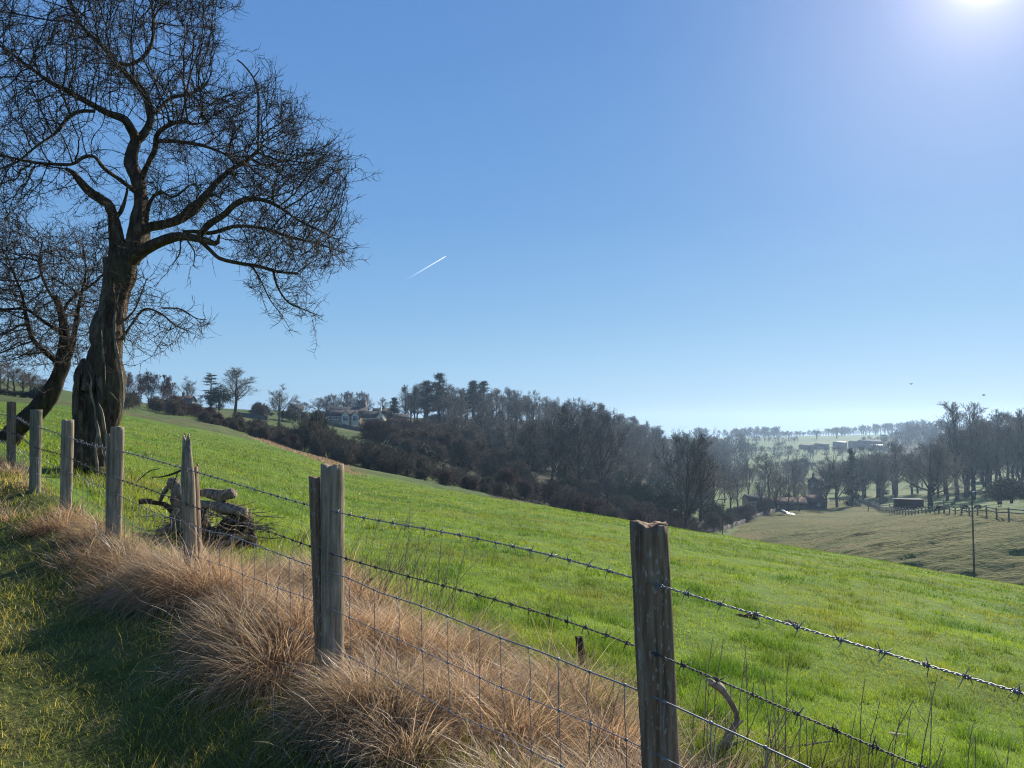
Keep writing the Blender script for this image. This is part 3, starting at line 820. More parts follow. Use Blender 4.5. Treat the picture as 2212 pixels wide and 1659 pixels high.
# trunk: fused stems
put([(196, 1090), (197, 1040), (197, 985), (197, 930), (195, 885), (192, 850), (186, 815), (182, 790), (180, 774)], [112, 84, 74, 75, 72, 62, 46, 26, 6], 10.05, 10.05, 24, .14, False)
put([(186, 1010), (170, 1055), (146, 1092)], [26, 24, 14], 9.9, 9.75, 8, .2, False)
put([(212, 1015), (232, 1055), (252, 1088)], [26, 22, 12], 9.9, 9.8, 8, .2, False)
put([(214, 1010), (222, 960), (232, 915), (238, 880), (239, 830), (236, 780), (235, 720), (243, 670), (249, 630), (257, 595), (266, 560)], [22, 28, 42, 50, 53, 56, 59, 56, 54, 55, 58], 9.95, 10, 24, .13)
put([(168, 1075), (166, 1010), (170, 950), (168, 890), (166, 840), (170, 800)], [30, 22, 18, 20, 18, 10], 9.8, 9.85, 10, .2, False)
put([(190, 845), (200, 800), (206, 760), (216, 725)], [30, 30, 24, 12], 9.9, 9.9, 10, .2, False)
IV = MB()
for pts, w_, o_ in [([(262, 900), (266, 860), (262, 810), (252, 760), (248, 710), (251, 660), (262, 615)], [5, 7, 7, 8, 7, 7, 5], -.33), ([(222, 985), (214, 940), (206, 900), (203, 875), (196, 850), (197, 820), (190, 800)], [9, 8, 7, 5, 5, 6, 3], -.42), ([(236, 1000), (230, 950), (224, 915), (219, 885), (211, 868)], [7, 10, 10, 9, 5], -.42), ([(212, 1075), (210, 1020), (207, 965), (212, 930), (209, 905)], [13, 9, 9, 8, 5], -.44), ([(232, 1040), (228, 990), (219, 955), (214, 935)], [8, 7, 6, 4], -.46), ([(228, 830), (226, 790), (222, 750), (218, 700)], [4, 5, 5, 3], -.34), ([(258, 870), (240, 850), (232, 845)], [4, 4, 2], -.36), ([(270, 740), (266, 700), (262, 660)], [9, 8, 4], -.2), ([(200, 870), (196, 840), (186, 825)], [5, 5, 3], -.44)]:
    limb(IV, pts, [w_[0] * .2] + [q * .75 for q in w_] + [.6], 10 + o_ * .86, 10 + o_ * .86, g, 8, .2, 8)
put([(262, 700), (247, 640), (243, 600)], [5, 7, 4], 9.62, 9.7, 6, .3, False)
# broken left stem
put([(258, 590), (251, 510), (237, 445), (215, 427), (197, 415), (175, 394), (157, 372), (144, 365)], [40, 30, 24, 21, 18, 15, 12, 8], 10, 9.6, 10)
put([(250, 470), (262, 456), (273, 419), (275, 401)], [12, 9, 6, 3], 9.9, 9.8, 6)
# central stem and the two forks
put([(272, 560), (292, 520), (300, 480), (303, 437), (299, 400), (293, 380), (282, 352), (286, 325), (294, 305)], [54, 42, 32, 31, 30, 28, 30, 28, 26], 10, 10.2, 12, .13)
put([(294, 305), (288, 284), (270, 259), (233, 244), (190, 222), (153, 200), (113, 180), (84, 160), (44, 131), (0, 98), (-60, 60)], [24, 20, 17, 15, 13, 11, 9, 7, 5, 3], 10.2, 9.2, 8)
put([(294, 305), (313, 288), (328, 255), (321, 219), (303, 190), (270, 157), (248, 135), (219, 98), (182, 62), (160, 29), (146, 0), (120, -60)], [22, 19, 17, 16, 14, 12, 10, 8, 6, 5, 4], 10.2, 10.8, 8)
put([(250, 137), (284, 139), (313, 120), (328, 91), (332, 47), (328, 0), (335, -60)], [9, 9, 8, 7, 6, 5, 3], 10.7, 11.0, 6)
put([(328, 250), (346, 233), (372, 211), (419, 200), (450, 180)], [9, 8, 7, 6, 3], 10.3, 11.0, 6)
put([(306, 385), (321, 350), (335, 321), (339, 292), (365, 270), (394, 262), (419, 268), (450, 262)], [15, 14, 12, 10, 9, 7, 5, 3], 10.1, 9.3, 8)
put([(337, 305), (383, 306), (437, 314), (492, 335), (529, 350)], [10, 9, 8, 6, 4], 10.0, 9.3, 6)
put([(290, 412), (281, 405), (255, 386), (226, 365), (204, 339), (182, 339), (157, 354), (120, 355), (80, 352), (47, 346), (0, 334), (-50, 320)], [12, 10, 9, 9, 8, 8, 7, 7, 6, 5, 4, 3], 10, 9.0, 7)
put([(205, 240), (175, 241), (146, 255), (124, 284), (98, 303), (73, 321), (36, 350), (0, 365), (-40, 385)], [8, 8, 7, 6, 6, 5, 4, 3, 2], 9.8, 8.9, 6)
# right limbs
put([(300, 500), (325, 490), (350, 485), (386, 474), (419, 452), (445, 423), (467, 397), (499, 368), (529, 350), (554, 328), (572, 300)], [20, 20, 20, 19, 17, 16, 15, 13, 10, 7, 4], 10.0, 10.9, 9, .14)
put([(268, 580), (285, 558), (312, 540), (346, 523), (386, 512), (430, 516), (467, 525), (474, 508)], [40, 32, 26, 21, 19, 16, 10, 6], 10.0, 9.6, 10, .13)
put([(428, 512), (452, 485), (485, 463), (510, 441), (540, 430), (576, 434), (605, 448), (642, 474), (693, 499), (735, 520)], [13, 14, 13, 13, 11, 9, 7, 5, 4, 2], 9.7, 9.3, 8)
put([(430, 519), (452, 538), (474, 558), (518, 569), (561, 576), (602, 587), (645, 591)], [10, 8, 8, 8, 8, 7, 4], 9.7, 9.9, 7)
put([(395, 500), (430, 500), (456, 503), (510, 489), (565, 492), (620, 510), (693, 529), (745, 548)], [9, 9, 9, 8, 7, 6, 4, 2], 9.8, 10.5, 6)
put([(388, 478), (400, 455), (425, 435), (455, 420), (480, 430)], [9, 8, 7, 6, 4], 9.9, 9.4, 6)
put([(316, 480), (322, 440), (345, 415), (375, 425), (410, 400)], [9, 8, 7, 5, 4], 9.9, 9.3, 6)
put([(558, 330), (558, 262), (558, 204), (547, 168), (525, 139), (512, 129)], [6, 6, 5, 4, 3.5, 3], 10.6, 10.6, 6, seed=False)
put([(547, 168), (560, 150), (556, 146)], [3, 2, 1.5], 10.6, 10.6, 4, seed=False)
# small shoots low on the trunk, and the hanging spray
put([(262, 735), (285, 700), (312, 668), (345, 676), (378, 702), (405, 715)], [8, 6, 5, 4, 3, 2], 9.9, 9.6, 6)
put([(262, 700), (290, 670), (306, 632), (318, 600)], [5, 4, 3, 2], 9.9, 9.7, 5)
put([(350, 665), (390, 668), (425, 688), (445, 690)], [4, 3, 2.5, 1.5], 9.7, 9.5, 5)
put([(390, 520), (388, 548), (372, 572)], [4, 3, 2], 9.7, 9.6, 5)
put([(405, 520), (420, 545), (418, 575)], [4, 3, 2], 9.7, 9.6, 5)
put([(590, 585), (600, 620), (622, 652), (655, 668), (690, 682)], [6, 5, 4, 3, 2], 9.9, 9.7, 5)
put([(545, 575), (565, 610), (585, 650), (612, 684)], [5, 4, 3, 2], 9.9, 9.8, 5)
M['ivy_stem'] = m_simple('pale_ivy_stem', (.10, .08, .058), (.34, .28, .21), 20, .9, .9, (1, 1, .5), .15, .02)
IV.build('ivy_stem', M['ivy_stem'], haw, loc=TB).location = (0, 0, 0)
TRUNK = mt.build('trunk', M['trunk_bark'], haw, loc=TB); TRUNK.location = (0, 0, 0)

def attractors(poly, n, yc, hw, g, clus=0.0):
    poly = np.array(poly, float); lo, hi = poly.min(0), poly.max(0); out = []
    cnt = 0
    while cnt < n:
        q = g.uniform(lo, hi, (4 * n, 2)); q = q[inpoly(q[:, 0], q[:, 1], poly)]
        if clus: q = q[g.random(len(q)) < (noise2(q[:, 0] / 62, q[:, 1] / 62, 77) > clus) * .93 + .07]
        q = q[:n - cnt]; out.append(q); cnt += len(q)
    q = np.concatenate(out); c = poly.mean(0)
    ex = 1 - np.clip(np.abs(q - c) / (hi - lo) * 1.7, 0, .95) ** 2
    Y = yc + g.uniform(-1, 1, n) * hw * np.sqrt(np.maximum(ex.min(1), .1))
    q = q + g.normal(0, 11, q.shape) * (1 + 2.2 * (g.random((len(q), 1)) > .9))
    return np.array([at(a, b, y_) for (a, b), y_ in zip(q, Y)])
A = np.concatenate([
 attractors([(-110, -150), (530, -150), (518, 0), (482, 55), (492, 92), (465, 140), (425, 165), (432, 205), (340, 262), (250, 170), (150, 100), (-110, 30)], 6200, 10.5, 1.9, g, .42),
 attractors([(-110, 20), (150, 60), (250, 150), (255, 220), (190, 215), (140, 290), (100, 320), (40, 430), (-110, 480)], 3500, 9.4, 1.3, g, .38),
 attractors([(335, 262), (430, 190), (470, 165), (520, 205), (545, 190), (580, 190), (620, 225), (680, 298), (722, 315), (732, 400), (720, 470), (738, 542), (700, 570), (640, 585), (560, 570), (470, 545), (400, 500), (335, 470), (320, 380)], 9000, 10.1, 1.7, g, .42),
 attractors([(535, 585), (650, 595), (702, 682), (608, 694), (560, 640)], 330, 9.9, .5, g),
 attractors([(-110, 330), (60, 335), (112, 390), (70, 460), (-110, 500)], 900, 9.2, .8, g),
 attractors([(110, 270), (260, 265), (260, 440), (170, 480), (110, 440)], 170, 9.8, .9, g),
 attractors([(170, 420), (250, 470), (255, 560), (200, 500)], 70, 9.7, .5, g),
 attractors([(262, 600), (330, 600), (345, 660), (455, 688), (400, 730), (300, 740), (262, 780)], 800, 9.7, .5, g),
 attractors([(365, 525), (435, 525), (440, 560), (400, 592), (370, 580)], 60, 9.7, .3, g),
 attractors([(560, 120), (580, 115), (600, 190), (560, 200)], 40, 10.4, .3, g)])
NP, PR = colonize(LN, LP, A, .065, .098, .55, g, 260, .2, .75, at(285, 430, 10.0), .42)
mc = MB()
rad = skeleton_tubes(mc, NP, PR, .0034, 2.35, np.array(LR), len(LN))
spurs(mc, NP[len(LN):], rad[len(LN):], g, 2, .05, .13, .0028, dirs=node_dirs(NP, PR)[len(LN):])
shoots(mc, NP, PR, g, .25, .08, .3, .0034)
CROWN = mc.build('crown', M['twig'], haw, loc=TB); CROWN.location = (0, 0, 0)
print('hawthorn nodes', len(NP))

# ------------------------------------------------------------------ second hawthorn, leaning, behind on the left
g = np.random.default_rng(33)
T2 = at(35, 930, 12.5); T2[2] = H(T2[0], T2[1])
haw2 = empty('hawthorn_tree', T2, 'smaller hawthorn with leaning trunk and low spreading bare crown, left of the large gnarled tree', 'tree')
mt = MB(); LN = []; LP = []; LR = []
put([(8, 965), (40, 925), (78, 888), (112, 842), (132, 800), (140, 734), (134, 682), (120, 640)], [46, 42, 40, 38, 30, 20, 15, 10], 12.5, 12.6, 16, .11)
put([(128, 800), (150, 765), (160, 720), (170, 660), (185, 600)], [16, 14, 11, 8, 5], 12.6, 12.2, 8)
put([(120, 780), (95, 758), (70, 730), (58, 690), (48, 640), (30, 590)], [12, 10, 9, 8, 6, 4], 12.6, 12.2, 7)
put([(134, 720), (95, 695), (55, 668), (0, 668), (-50, 640)], [9, 8, 7, 6, 3], 12.5, 11.8, 6)
put([(132, 690), (150, 650), (205, 610), (235, 580)], [8, 7, 5, 3], 12.6, 13.0, 6)
put([(124, 660), (100, 620), (85, 570), (92, 520)], [8, 6, 5, 3], 12.6, 12.9, 6)
mt.build('trunk', M['bark'], haw2, loc=T2).location = (0, 0, 0)
A = np.concatenate([
 attractors([(-140, 520), (0, 470), (120, 480), (225, 510), (240, 620), (190, 740), (150, 790), (60, 770), (-60, 790), (-140, 760)], 8800, 12.6, 1.8, g, .2)])
NP, PR = colonize(LN, LP, A, .075, .108, .65, g, 220, .2, .75, at(130, 720, 12.6), .42)
mc = MB(); rad = skeleton_tubes(mc, NP, PR, .0034, 2.3, np.array(LR), len(LN))
spurs(mc, NP[len(LN):], rad[len(LN):], g, 2, .05, .15, .0032, dirs=node_dirs(NP, PR)[len(LN):])
shoots(mc, NP, PR, g, .35, .12, .4, .0036, .15)
mc.build('crown', M['twig'], haw2, loc=T2).location = (0, 0, 0)

# ------------------------------------------------------------------ dead wood behind the fence
M['dead_wood'] = m_simple('bleached_dead_wood', (.085, .064, .045), (.40, .305, .215), 26, .9, 1.0, (1, 1, .5), .2, .03)
M['dark_dead_wood'] = m_simple('dark_rotten_wood', (.028, .021, .016), (.15, .108, .075), 18, .95, 1.0, (1, 1, .6), .1, .04)
g = np.random.default_rng(5)
M['pale_dead_wood'] = m_simple('pale_bleached_branch', (.16, .12, .085), (.50, .40, .30), 24, .9, 1.0, (1, 1, .5), .2, .02)
def wood(name, label, limbs, mat, Y, cat, blobs=()):
    mb = MB(); p0 = at(*limbs[0][0][0], Y) if limbs else at(blobs[0][0], blobs[0][1], Y)
    for L in limbs:
        pts, wd = L[0], L[1]; o_ = L[2] if len(L) > 2 else 0
        limb(mb, pts, wd, Y + o_, Y + (L[3] if len(L) > 3 else o_), g, 12, .16, 8)
    for (bx, by, br, sq) in blobs:
        c_ = at(bx, by, Y); r_ = br / FPX * Y
        n1, n2 = 18, 26; u_, v_ = np.meshgrid(np.linspace(.05, math.pi - .05, n1), np.arange(n2) * 2 * math.pi / n2, indexing='ij')
        rr = 1 + .28 * np.sin(3 * v_ + 2 * u_ + bx) * np.sin(2 * u_) + .2 * np.sin(5 * v_ - 3 * u_ + by) + g.normal(0, .09, u_.shape)
        V = np.stack([np.sin(u_) * np.cos(v_), np.sin(u_) * np.sin(v_), np.cos(u_) * sq], -1) * (rr * r_)[..., None] + c_
        i_, j_ = np.meshgrid(np.arange(n1 - 1), np.arange(n2), indexing='ij')
        mb.add(V.reshape(-1, 3), np.stack([i_ * n2 + j_, (i_ + 1) * n2 + j_, (i_ + 1) * n2 + (j_ + 1) % n2, i_ * n2 + (j_ + 1) % n2], -1).reshape(-1, 4))
    return tag(mb.build(name, mat, loc=p0), label, cat)
YH = hit(440, 1165); print('heap distance', YH)
def W_(name, label, limbs, mat, cat, blobs=(), Y=None): return wood(name, label, limbs, mat, Y or YH, cat, blobs)
W_('fallen_log', 'thick weathered log lying on top of the dead wood heap behind the pointed post', [([(418, 1066), (450, 1064), (475, 1070), (506, 1066)], [15, 21, 23, 21], .1, -.05)], M['dead_wood'], 'log')
W_('fallen_log', 'long pale split log lying under the thicker log in the dead wood heap', [([(398, 1090), (440, 1090), (480, 1096), (530, 1108)], [20, 19, 24, 18], .05, -.1)], M['dead_wood'], 'log')
W_('fallen_log', 'dark mossy log lying on the ground at the front of the dead wood heap', [([(388, 1150), (430, 1146), (470, 1152), (512, 1164)], [17, 20, 19, 15], -.15, -.2)], M['dark_dead_wood'], 'log')
W_('fallen_log', 'short slanting log propped under the long pale log in the dead wood heap', [([(418, 1100), (438, 1122), (452, 1150), (462, 1175)], [18, 20, 19, 16], .05, -.05)], M['dead_wood'], 'log')
W_('gnarled_stump', 'dark gnarled upturned root stump at the right end of the dead wood heap', [([(520, 1120), (500, 1128), (482, 1142), (474, 1165), (468, 1200)], [30, 30, 26, 24, 34]), ([(512, 1110), (530, 1125), (538, 1150), (548, 1200)], [26, 32, 26, 24]), ([(505, 1130), (508, 1160), (508, 1205)], [34, 40, 44], .1), ([(525, 1130), (528, 1165), (530, 1205)], [30, 36, 40], .05), ([(486, 1140), (486, 1170), (486, 1205)], [30, 34, 36], .1), ([(500, 1112), (488, 1092), (484, 1080)], [12, 9, 10])], M['dark_dead_wood'], 'stump', [(514, 1126, 24, .9), (498, 1152, 17, 1.1), (528, 1160, 15, 1.2)])
W_('gnarled_stump', 'tan knobbly root stump rising left of the pointed post in the dead wood heap', [([(382, 1165), (385, 1130), (386, 1095), (383, 1066), (378, 1045)], [36, 34, 30, 24, 20]), ([(374, 1046), (360, 1056), (346, 1080)], [9, 10, 8])], M['dead_wood'], 'stump', [(374, 1044, 11, .9), (386, 1072, 14, 1.2)])
W_('dead_branch', 'dark forked branch sticking out left from the dead wood heap', [([(300, 1084), (318, 1083), (335, 1086), (356, 1090), (372, 1104), (380, 1112)], [13, 10, 9, 10, 11, 10], -.2, 0), ([(345, 1086), (352, 1072), (364, 1056)], [7, 6, 4], -.15)], M['dark_dead_wood'], 'branch')
W_('fallen_log', 'broken grey log end lying low at the left foot of the dead wood heap', [([(345, 1150), (362, 1142), (385, 1140), (402, 1146)], [12, 16, 17, 12], -.1, .1)], M['dead_wood'], 'log')
W_('fallen_log', 'short dark log wedged upright against the pointed post in the dead wood heap', [([(446, 1180), (442, 1150), (438, 1120), (440, 1098)], [18, 20, 18, 14], -.1, .0)], M['dark_dead_wood'], 'log')
W_('fallen_log', 'pale broken branch end lying across the front right of the dead wood heap', [([(478, 1178), (505, 1166), (532, 1160), (556, 1164)], [9, 12, 11, 7], -.3, -.2)], M['dead_wood'], 'log')
mb = MB(); p0 = at(440, 1165, YH)
for k in range(170):
    x0, y0 = g.uniform(335, 560), g.uniform(1100, 1185); L_ = g.uniform(25, 80); e_ = g.normal(0, .5) + (math.pi if g.random() < .5 else 0)
    o_ = g.uniform(-.35, .45); w0 = g.uniform(1.2, 3.4)
    pts = [(x0 + L_ * t * math.cos(e_) + g.normal(0, 2), min(y0 - L_ * t * math.sin(e_) * .7 + g.normal(0, 2), 1190)) for t in (0, .33, .66, 1)]
    limb(mb, pts, [w0, w0 * .9, w0 * .7, w0 * .4], YH + o_, YH + o_ + g.normal(0, .15), g, 5, .15, 3)
tag(mb.build('brush_pile', M['dead_wood'], loc=p0), 'low tangle of dead sticks and brush under the logs behind the pointed post', 'brush')
YB = hit(1545, 1650); YS = hit(1258, 1440); YK = hit(781, 1285); print('stake distances', YB, YS, YK)
W_('dead_branch', 'twisted bleached branch standing in the grass right of the nearest post', [([(1532, 1473), (1555, 1484), (1570, 1503), (1588, 1535), (1591, 1560), (1575, 1590), (1556, 1620), (1540, 1650), (1524, 1700)], [10, 16, 14, 11, 12, 16, 20, 25, 30]), ([(1580, 1575), (1592, 1566), (1606, 1556)], [8, 6, 3]), ([(1545, 1480), (1536, 1470), (1528, 1468)], [10, 8, 4]), ([(1552, 1630), (1575, 1610), (1600, 1602)], [12, 8, 4])], M['pale_dead_wood'], 'branch', Y=YB)
for k, (x0, y0, x1, y1, w_, lb) in enumerate([(1480, 1700, 1600, 1560, 6, 'pale thin stick leaning up right beside the twisted bleached branch'), (1590, 1640, 1800, 1600, 6, 'straight pale stick lying in the grass right of the twisted bleached branch'), (1420, 1330 + 330, 1260, 1570, 6, 'thin pale stick lying in the dry grass just left of the nearest post'), (1905, 1598, 1955, 1590, 16, 'flat pale chip of wood lying on the grass at the lower right')]):
    yk = hit((x0 + x1) / 2, max(y0, y1) - 10)
    W_('dead_branch' if w_ < 10 else 'wood_chip', lb, [([(x0, y0), (x0 * .6 + x1 * .4, y0 * .6 + y1 * .4 - 5), (x1, y1)], [w_, w_ * .8, w_ * .4])], M['pale_dead_wood'], 'branch' if w_ < 10 else 'wood chip', Y=yk)
mbp = post_mesh(.26, .032, .026, 91, lean=(-.16, 0), jag=.006, cracks=3, sub=.2)
for nm, lb, xx, yy in [('wooden_stake', 'short rotten black stake stub standing in the grass left of the nearest post', (1258 - 1106) / FPX * YS, YS)]:
    o = mbp.build(nm, M['dark_dead_wood']); hs_ = (at(1258, 1376, YS)[2] - H(xx, yy)) / .26; o.location = (xx, yy, H(xx, yy)); o.scale = (hs_, hs_, hs_); tag(o, lb, 'stake')
W_('wooden_stake', 'small crooked dark stake poking up behind the round double post', [([(779, 1300), (781, 1272), (790, 1262), (806, 1250)], [11, 10, 8, 7])], M['dark_dead_wood'], 'stake', Y=YK)
W_('dead_branch', 'thin thorny twig caught on the upper wire left of the pointed post', [([(402, 1010), (378, 1022), (350, 1030), (328, 1031)], [4, 4, 3, 1.5]), ([(385, 1018), (378, 1038), (375, 1048)], [3, 2, 2]), ([(296, 1040), (322, 1018), (345, 1012)], [1.5, 2.5, 1.5])], M['dark_dead_wood'], 'branch', Y=5.05)

# ------------------------------------------------------------------ dry stalks of last year's weeds
M['stalk'] = m_simple('dry_stalk', (.16, .115, .07), (.36, .275, .185), 12, .9, 0)
def stalk(x, y, h, lean, az, branches, label, group, r=.0032):
    z = H(x, y); n = 7; t_ = np.linspace(0, 1, n); a_ = lean * (.4 + .8 * t_)
    C = np.stack([np.cos(az) * np.sin(a_) * t_ * h, np.sin(az) * np.sin(a_) * t_ * h, t_ * h * np.cos(a_)], 1) + np.cumsum(RNG.normal(0, .006, (n, 3)) * h, 0) * [[1, 1, 0]]
    mb = MB(); mb.tube(C, np.linspace(r, r * .4, n), 5)
    for b in range(branches):
        i_ = int(RNG.integers(2, n - 1)); e = RNG.uniform(0, 6.28); L = h * RNG.uniform(.08, .22)
        d_ = np.array([math.cos(e) * .55, math.sin(e) * .55, .8]); p = C[i_]
        mb.tube(np.array([p, p + d_ * L * .5, p + d_ * L + [0, 0, .2 * L]]), [r * .5, r * .4, r * .25], 4)
    o = mb.build('dry_stalk', M['stalk']); o.location = (x, y, z - .01)
    return tag(o, label, 'dry stalk', group)
G1 = 'dry stalks in the tall clump behind the round double post'
for k in range(75):
    p = at(RNG.uniform(735, 985), 1280, 1.0); Y = RNG.uniform(4.9, 6.6)
    x_ = p[0] * Y
    stalk(x_, Y, RNG.uniform(.22, .6) * (1.0 if RNG.random() < .8 else 1.3), RNG.uniform(.02, .55), RNG.uniform(-1.2, 1.5), RNG.integers(0, 4), 'thin upright dry weed stalk in the clump behind the round double post', G1, .0028)
G2 = 'dry stalks right of the nearest post'
for k in range(90):
    dx = RNG.uniform(1460, 2130); Y = RNG.uniform(2.3, 3.7) - (dx - 1470) / 650 * .5
    x_ = (dx - 1106) / FPX * Y
    stalk(x_, Y, RNG.uniform(.25, .62), RNG.uniform(.0, .28), RNG.uniform(-1, 1.5), RNG.integers(0, 4), 'slender brown dry stalk among the wires right of the nearest post', G2, .0032)
G3 = 'dry stalks around the dead wood heap'
for k in range(40):
    dx = RNG.uniform(290, 660); Y = RNG.uniform(5.0, 7.6)
    stalk((dx - 1106) / FPX * Y, Y, RNG.uniform(.3, .7), RNG.uniform(.05, .5), RNG.uniform(-1, 1.2), RNG.integers(0, 3), 'dry bent stalk beside the dead wood heap', G3, .0028)
G4 = 'dry stalks left of the nearest post'
for k in range(22):
    dx = RNG.uniform(1180, 1400); Y = RNG.uniform(2.9, 3.6)
    stalk((dx - 1106) / FPX * Y, Y, RNG.uniform(.18, .42), RNG.uniform(.05, .5), RNG.uniform(-1, 3), RNG.integers(0, 2), 'short dry stalk in the moss just left of the nearest post', G4, .0026)
# molehills
M['soil'] = m_simple('fresh_soil', (.018, .012, .008), (.06, .042, .03), 30, 1, 1.0)
for i_, (dx, dy, Y, lb) in enumerate([(1600, 1262, 8.2, 'dark molehill of fresh soil in the field, left one of a pair'), (1682, 1263, 8.3, 'flatter dark molehill of fresh soil in the field, right one of a pair')]):
    x_ = (dx - 1106) / FPX * Y; mb = MB(); n1, n2 = 9, 18
    for q in range(5 - i_):
        cx_, cy_ = RNG.normal(0, .055, 2); rr = RNG.uniform(.05, .085); u_, v_ = np.meshgrid(np.linspace(0, math.pi / 2 + .3, n1), np.arange(n2) * 2 * math.pi / n2, indexing='ij')
        V = np.stack([np.sin(u_) * np.cos(v_) * rr + cx_ * 1.4, np.sin(u_) * np.sin(v_) * rr + cy_, np.cos(u_) * rr * (.75 - .2 * i_)], -1) * (1 + RNG.normal(0, .08, u_.shape))[..., None]
        a_, b_ = np.meshgrid(np.arange(n1 - 1), np.arange(n2), indexing='ij')
        mb.add(V.reshape(-1, 3), np.stack([a_ * n2 + b_, (a_ + 1) * n2 + b_, (a_ + 1) * n2 + (b_ + 1) % n2, a_ * n2 + (b_ + 1) % n2], -1).reshape(-1, 4))
    o = mb.build('molehill', M['soil']); o.location = (x_, Y, H(x_, Y) - .01); o.scale = (.75, .7, .6); tag(o, lb, 'molehill')
# ------------------------------------------------------------------ distant trees: prototypes grown at real size
def perp(T, g):
    r = g.normal(size=T.shape); r -= T * (r * T).sum(-1, keepdims=True)
    return r / (np.linalg.norm(r, axis=-1, keepdims=True) + 1e-9)
def grow(P, Rd, m, g, t0, t1, ang, ratio, K, up, wob, shape=None, rr=(.45, .65), tip=.25):
    """children on polylines P (N,K,3): m per parent"""
    N, KK, _ = P.shape
    t = g.uniform(t0, t1, (N, m)); f = t * (KK - 1); i = np.clip(f.astype(int), 0, KK - 2); u = (f - i)[..., None]
    n_ = np.arange(N)[:, None]
    p = P[n_, i] * (1 - u) + P[n_, i + 1] * u
    T = P[n_, i + 1] - P[n_, i]; T /= np.linalg.norm(T, axis=-1, keepdims=True) + 1e-9
    L = np.linalg.norm(np.diff(P, axis=1), axis=2).sum(1)[:, None] * g.uniform(*ratio, (N, m))
    if shape is not None: L = L * shape(t)
    a = g.uniform(*ang, (N, m))[..., None]
    d = T * np.cos(a) + perp(T, g) * np.sin(a)
    r0 = (Rd[n_, i] * (1 - u[..., 0]) + Rd[n_, i + 1] * u[..., 0]) * g.uniform(*rr, (N, m))
    p = p.reshape(-1, 3); d = d.reshape(-1, 3); L = L.reshape(-1); r0 = r0.reshape(-1)
    pts = [p]
    for k in range(K - 1):
        d = d + g.normal(0, wob, d.shape) + np.array([0, 0, up]); d /= np.linalg.norm(d, axis=1, keepdims=True)
        pts.append(pts[-1] + d * (L / (K - 1))[:, None])
    return np.stack(pts, 1), r0[:, None] * np.linspace(1, tip, K)[None]

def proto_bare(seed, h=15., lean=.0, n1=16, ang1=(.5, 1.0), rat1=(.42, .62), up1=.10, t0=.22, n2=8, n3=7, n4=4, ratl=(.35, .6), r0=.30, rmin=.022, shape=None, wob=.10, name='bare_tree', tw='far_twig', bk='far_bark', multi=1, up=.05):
    g = np.random.default_rng(seed)
    st = []
    for k in range(multi):
        a = g.uniform(0, 6.28); L = 0 if multi == 1 else g.uniform(.25, .5)
        q = np.linspace(0, 1, 10)
        st.append(np.stack([math.cos(a) * L * h * .5 * q ** 1.3 + np.cumsum(g.normal(0, .006 * h, 10)) * (q > 0), math.sin(a) * L * h * .5 * q ** 1.3 + np.cumsum(g.normal(0, .006 * h, 10)), q * h * g.uniform(.8, 1.0) * .92], 1))
        st[-1] -= st[-1][0]
    P0 = np.array(st); R0 = np.tile(np.linspace(r0, r0 * .12, 10) / multi ** .4, (multi, 1))
    sh = shape or (lambda t: 1.25 - .95 * t)
    P1, R1 = grow(P0, R0, n1, g, t0, .97, ang1, rat1, 9, up1, wob, sh, (.4, .6))
    P2, R2 = grow(P1, R1, n2, g, .2, 1, (.4, .9), ratl, 7, up, wob * 1.3, lambda t: 1.15 - .6 * t, (.45, .65))
    P3, R3 = grow(P2, R2, n3, g, .15, 1, (.4, .95), ratl, 5, up, wob * 1.6, None, (.5, .7))
    mt = MB(); mc = MB()
    mt.tubes(P0, R0, 8); mt.tubes(P1, np.maximum(R1, rmin * 1.6), 5)
    mc.tubes(P2, np.maximum(R2, rmin * 1.25), 4); mc.tubes(P3, np.maximum(R3, rmin), 3)
    if n4:
        P4, R4 = grow(P3, R3, n4, g, .1, 1, (.35, 1.0), (.45, .8), 3, up * .5, .2, None, (.5, .8))
        mc.tubes(P4, np.maximum(R4, rmin * .75), 3)
    V = np.concatenate(mc.v); H_ = np.percentile(V[:, 2], 99.7); W_ = np.percentile(np.abs(V[:, :2]), 98)
    root = empty(name, (0, 0, -500), 'x', 'tree')
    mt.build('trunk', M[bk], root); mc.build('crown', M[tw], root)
    return dict(root=root, h=H_, w=W_)
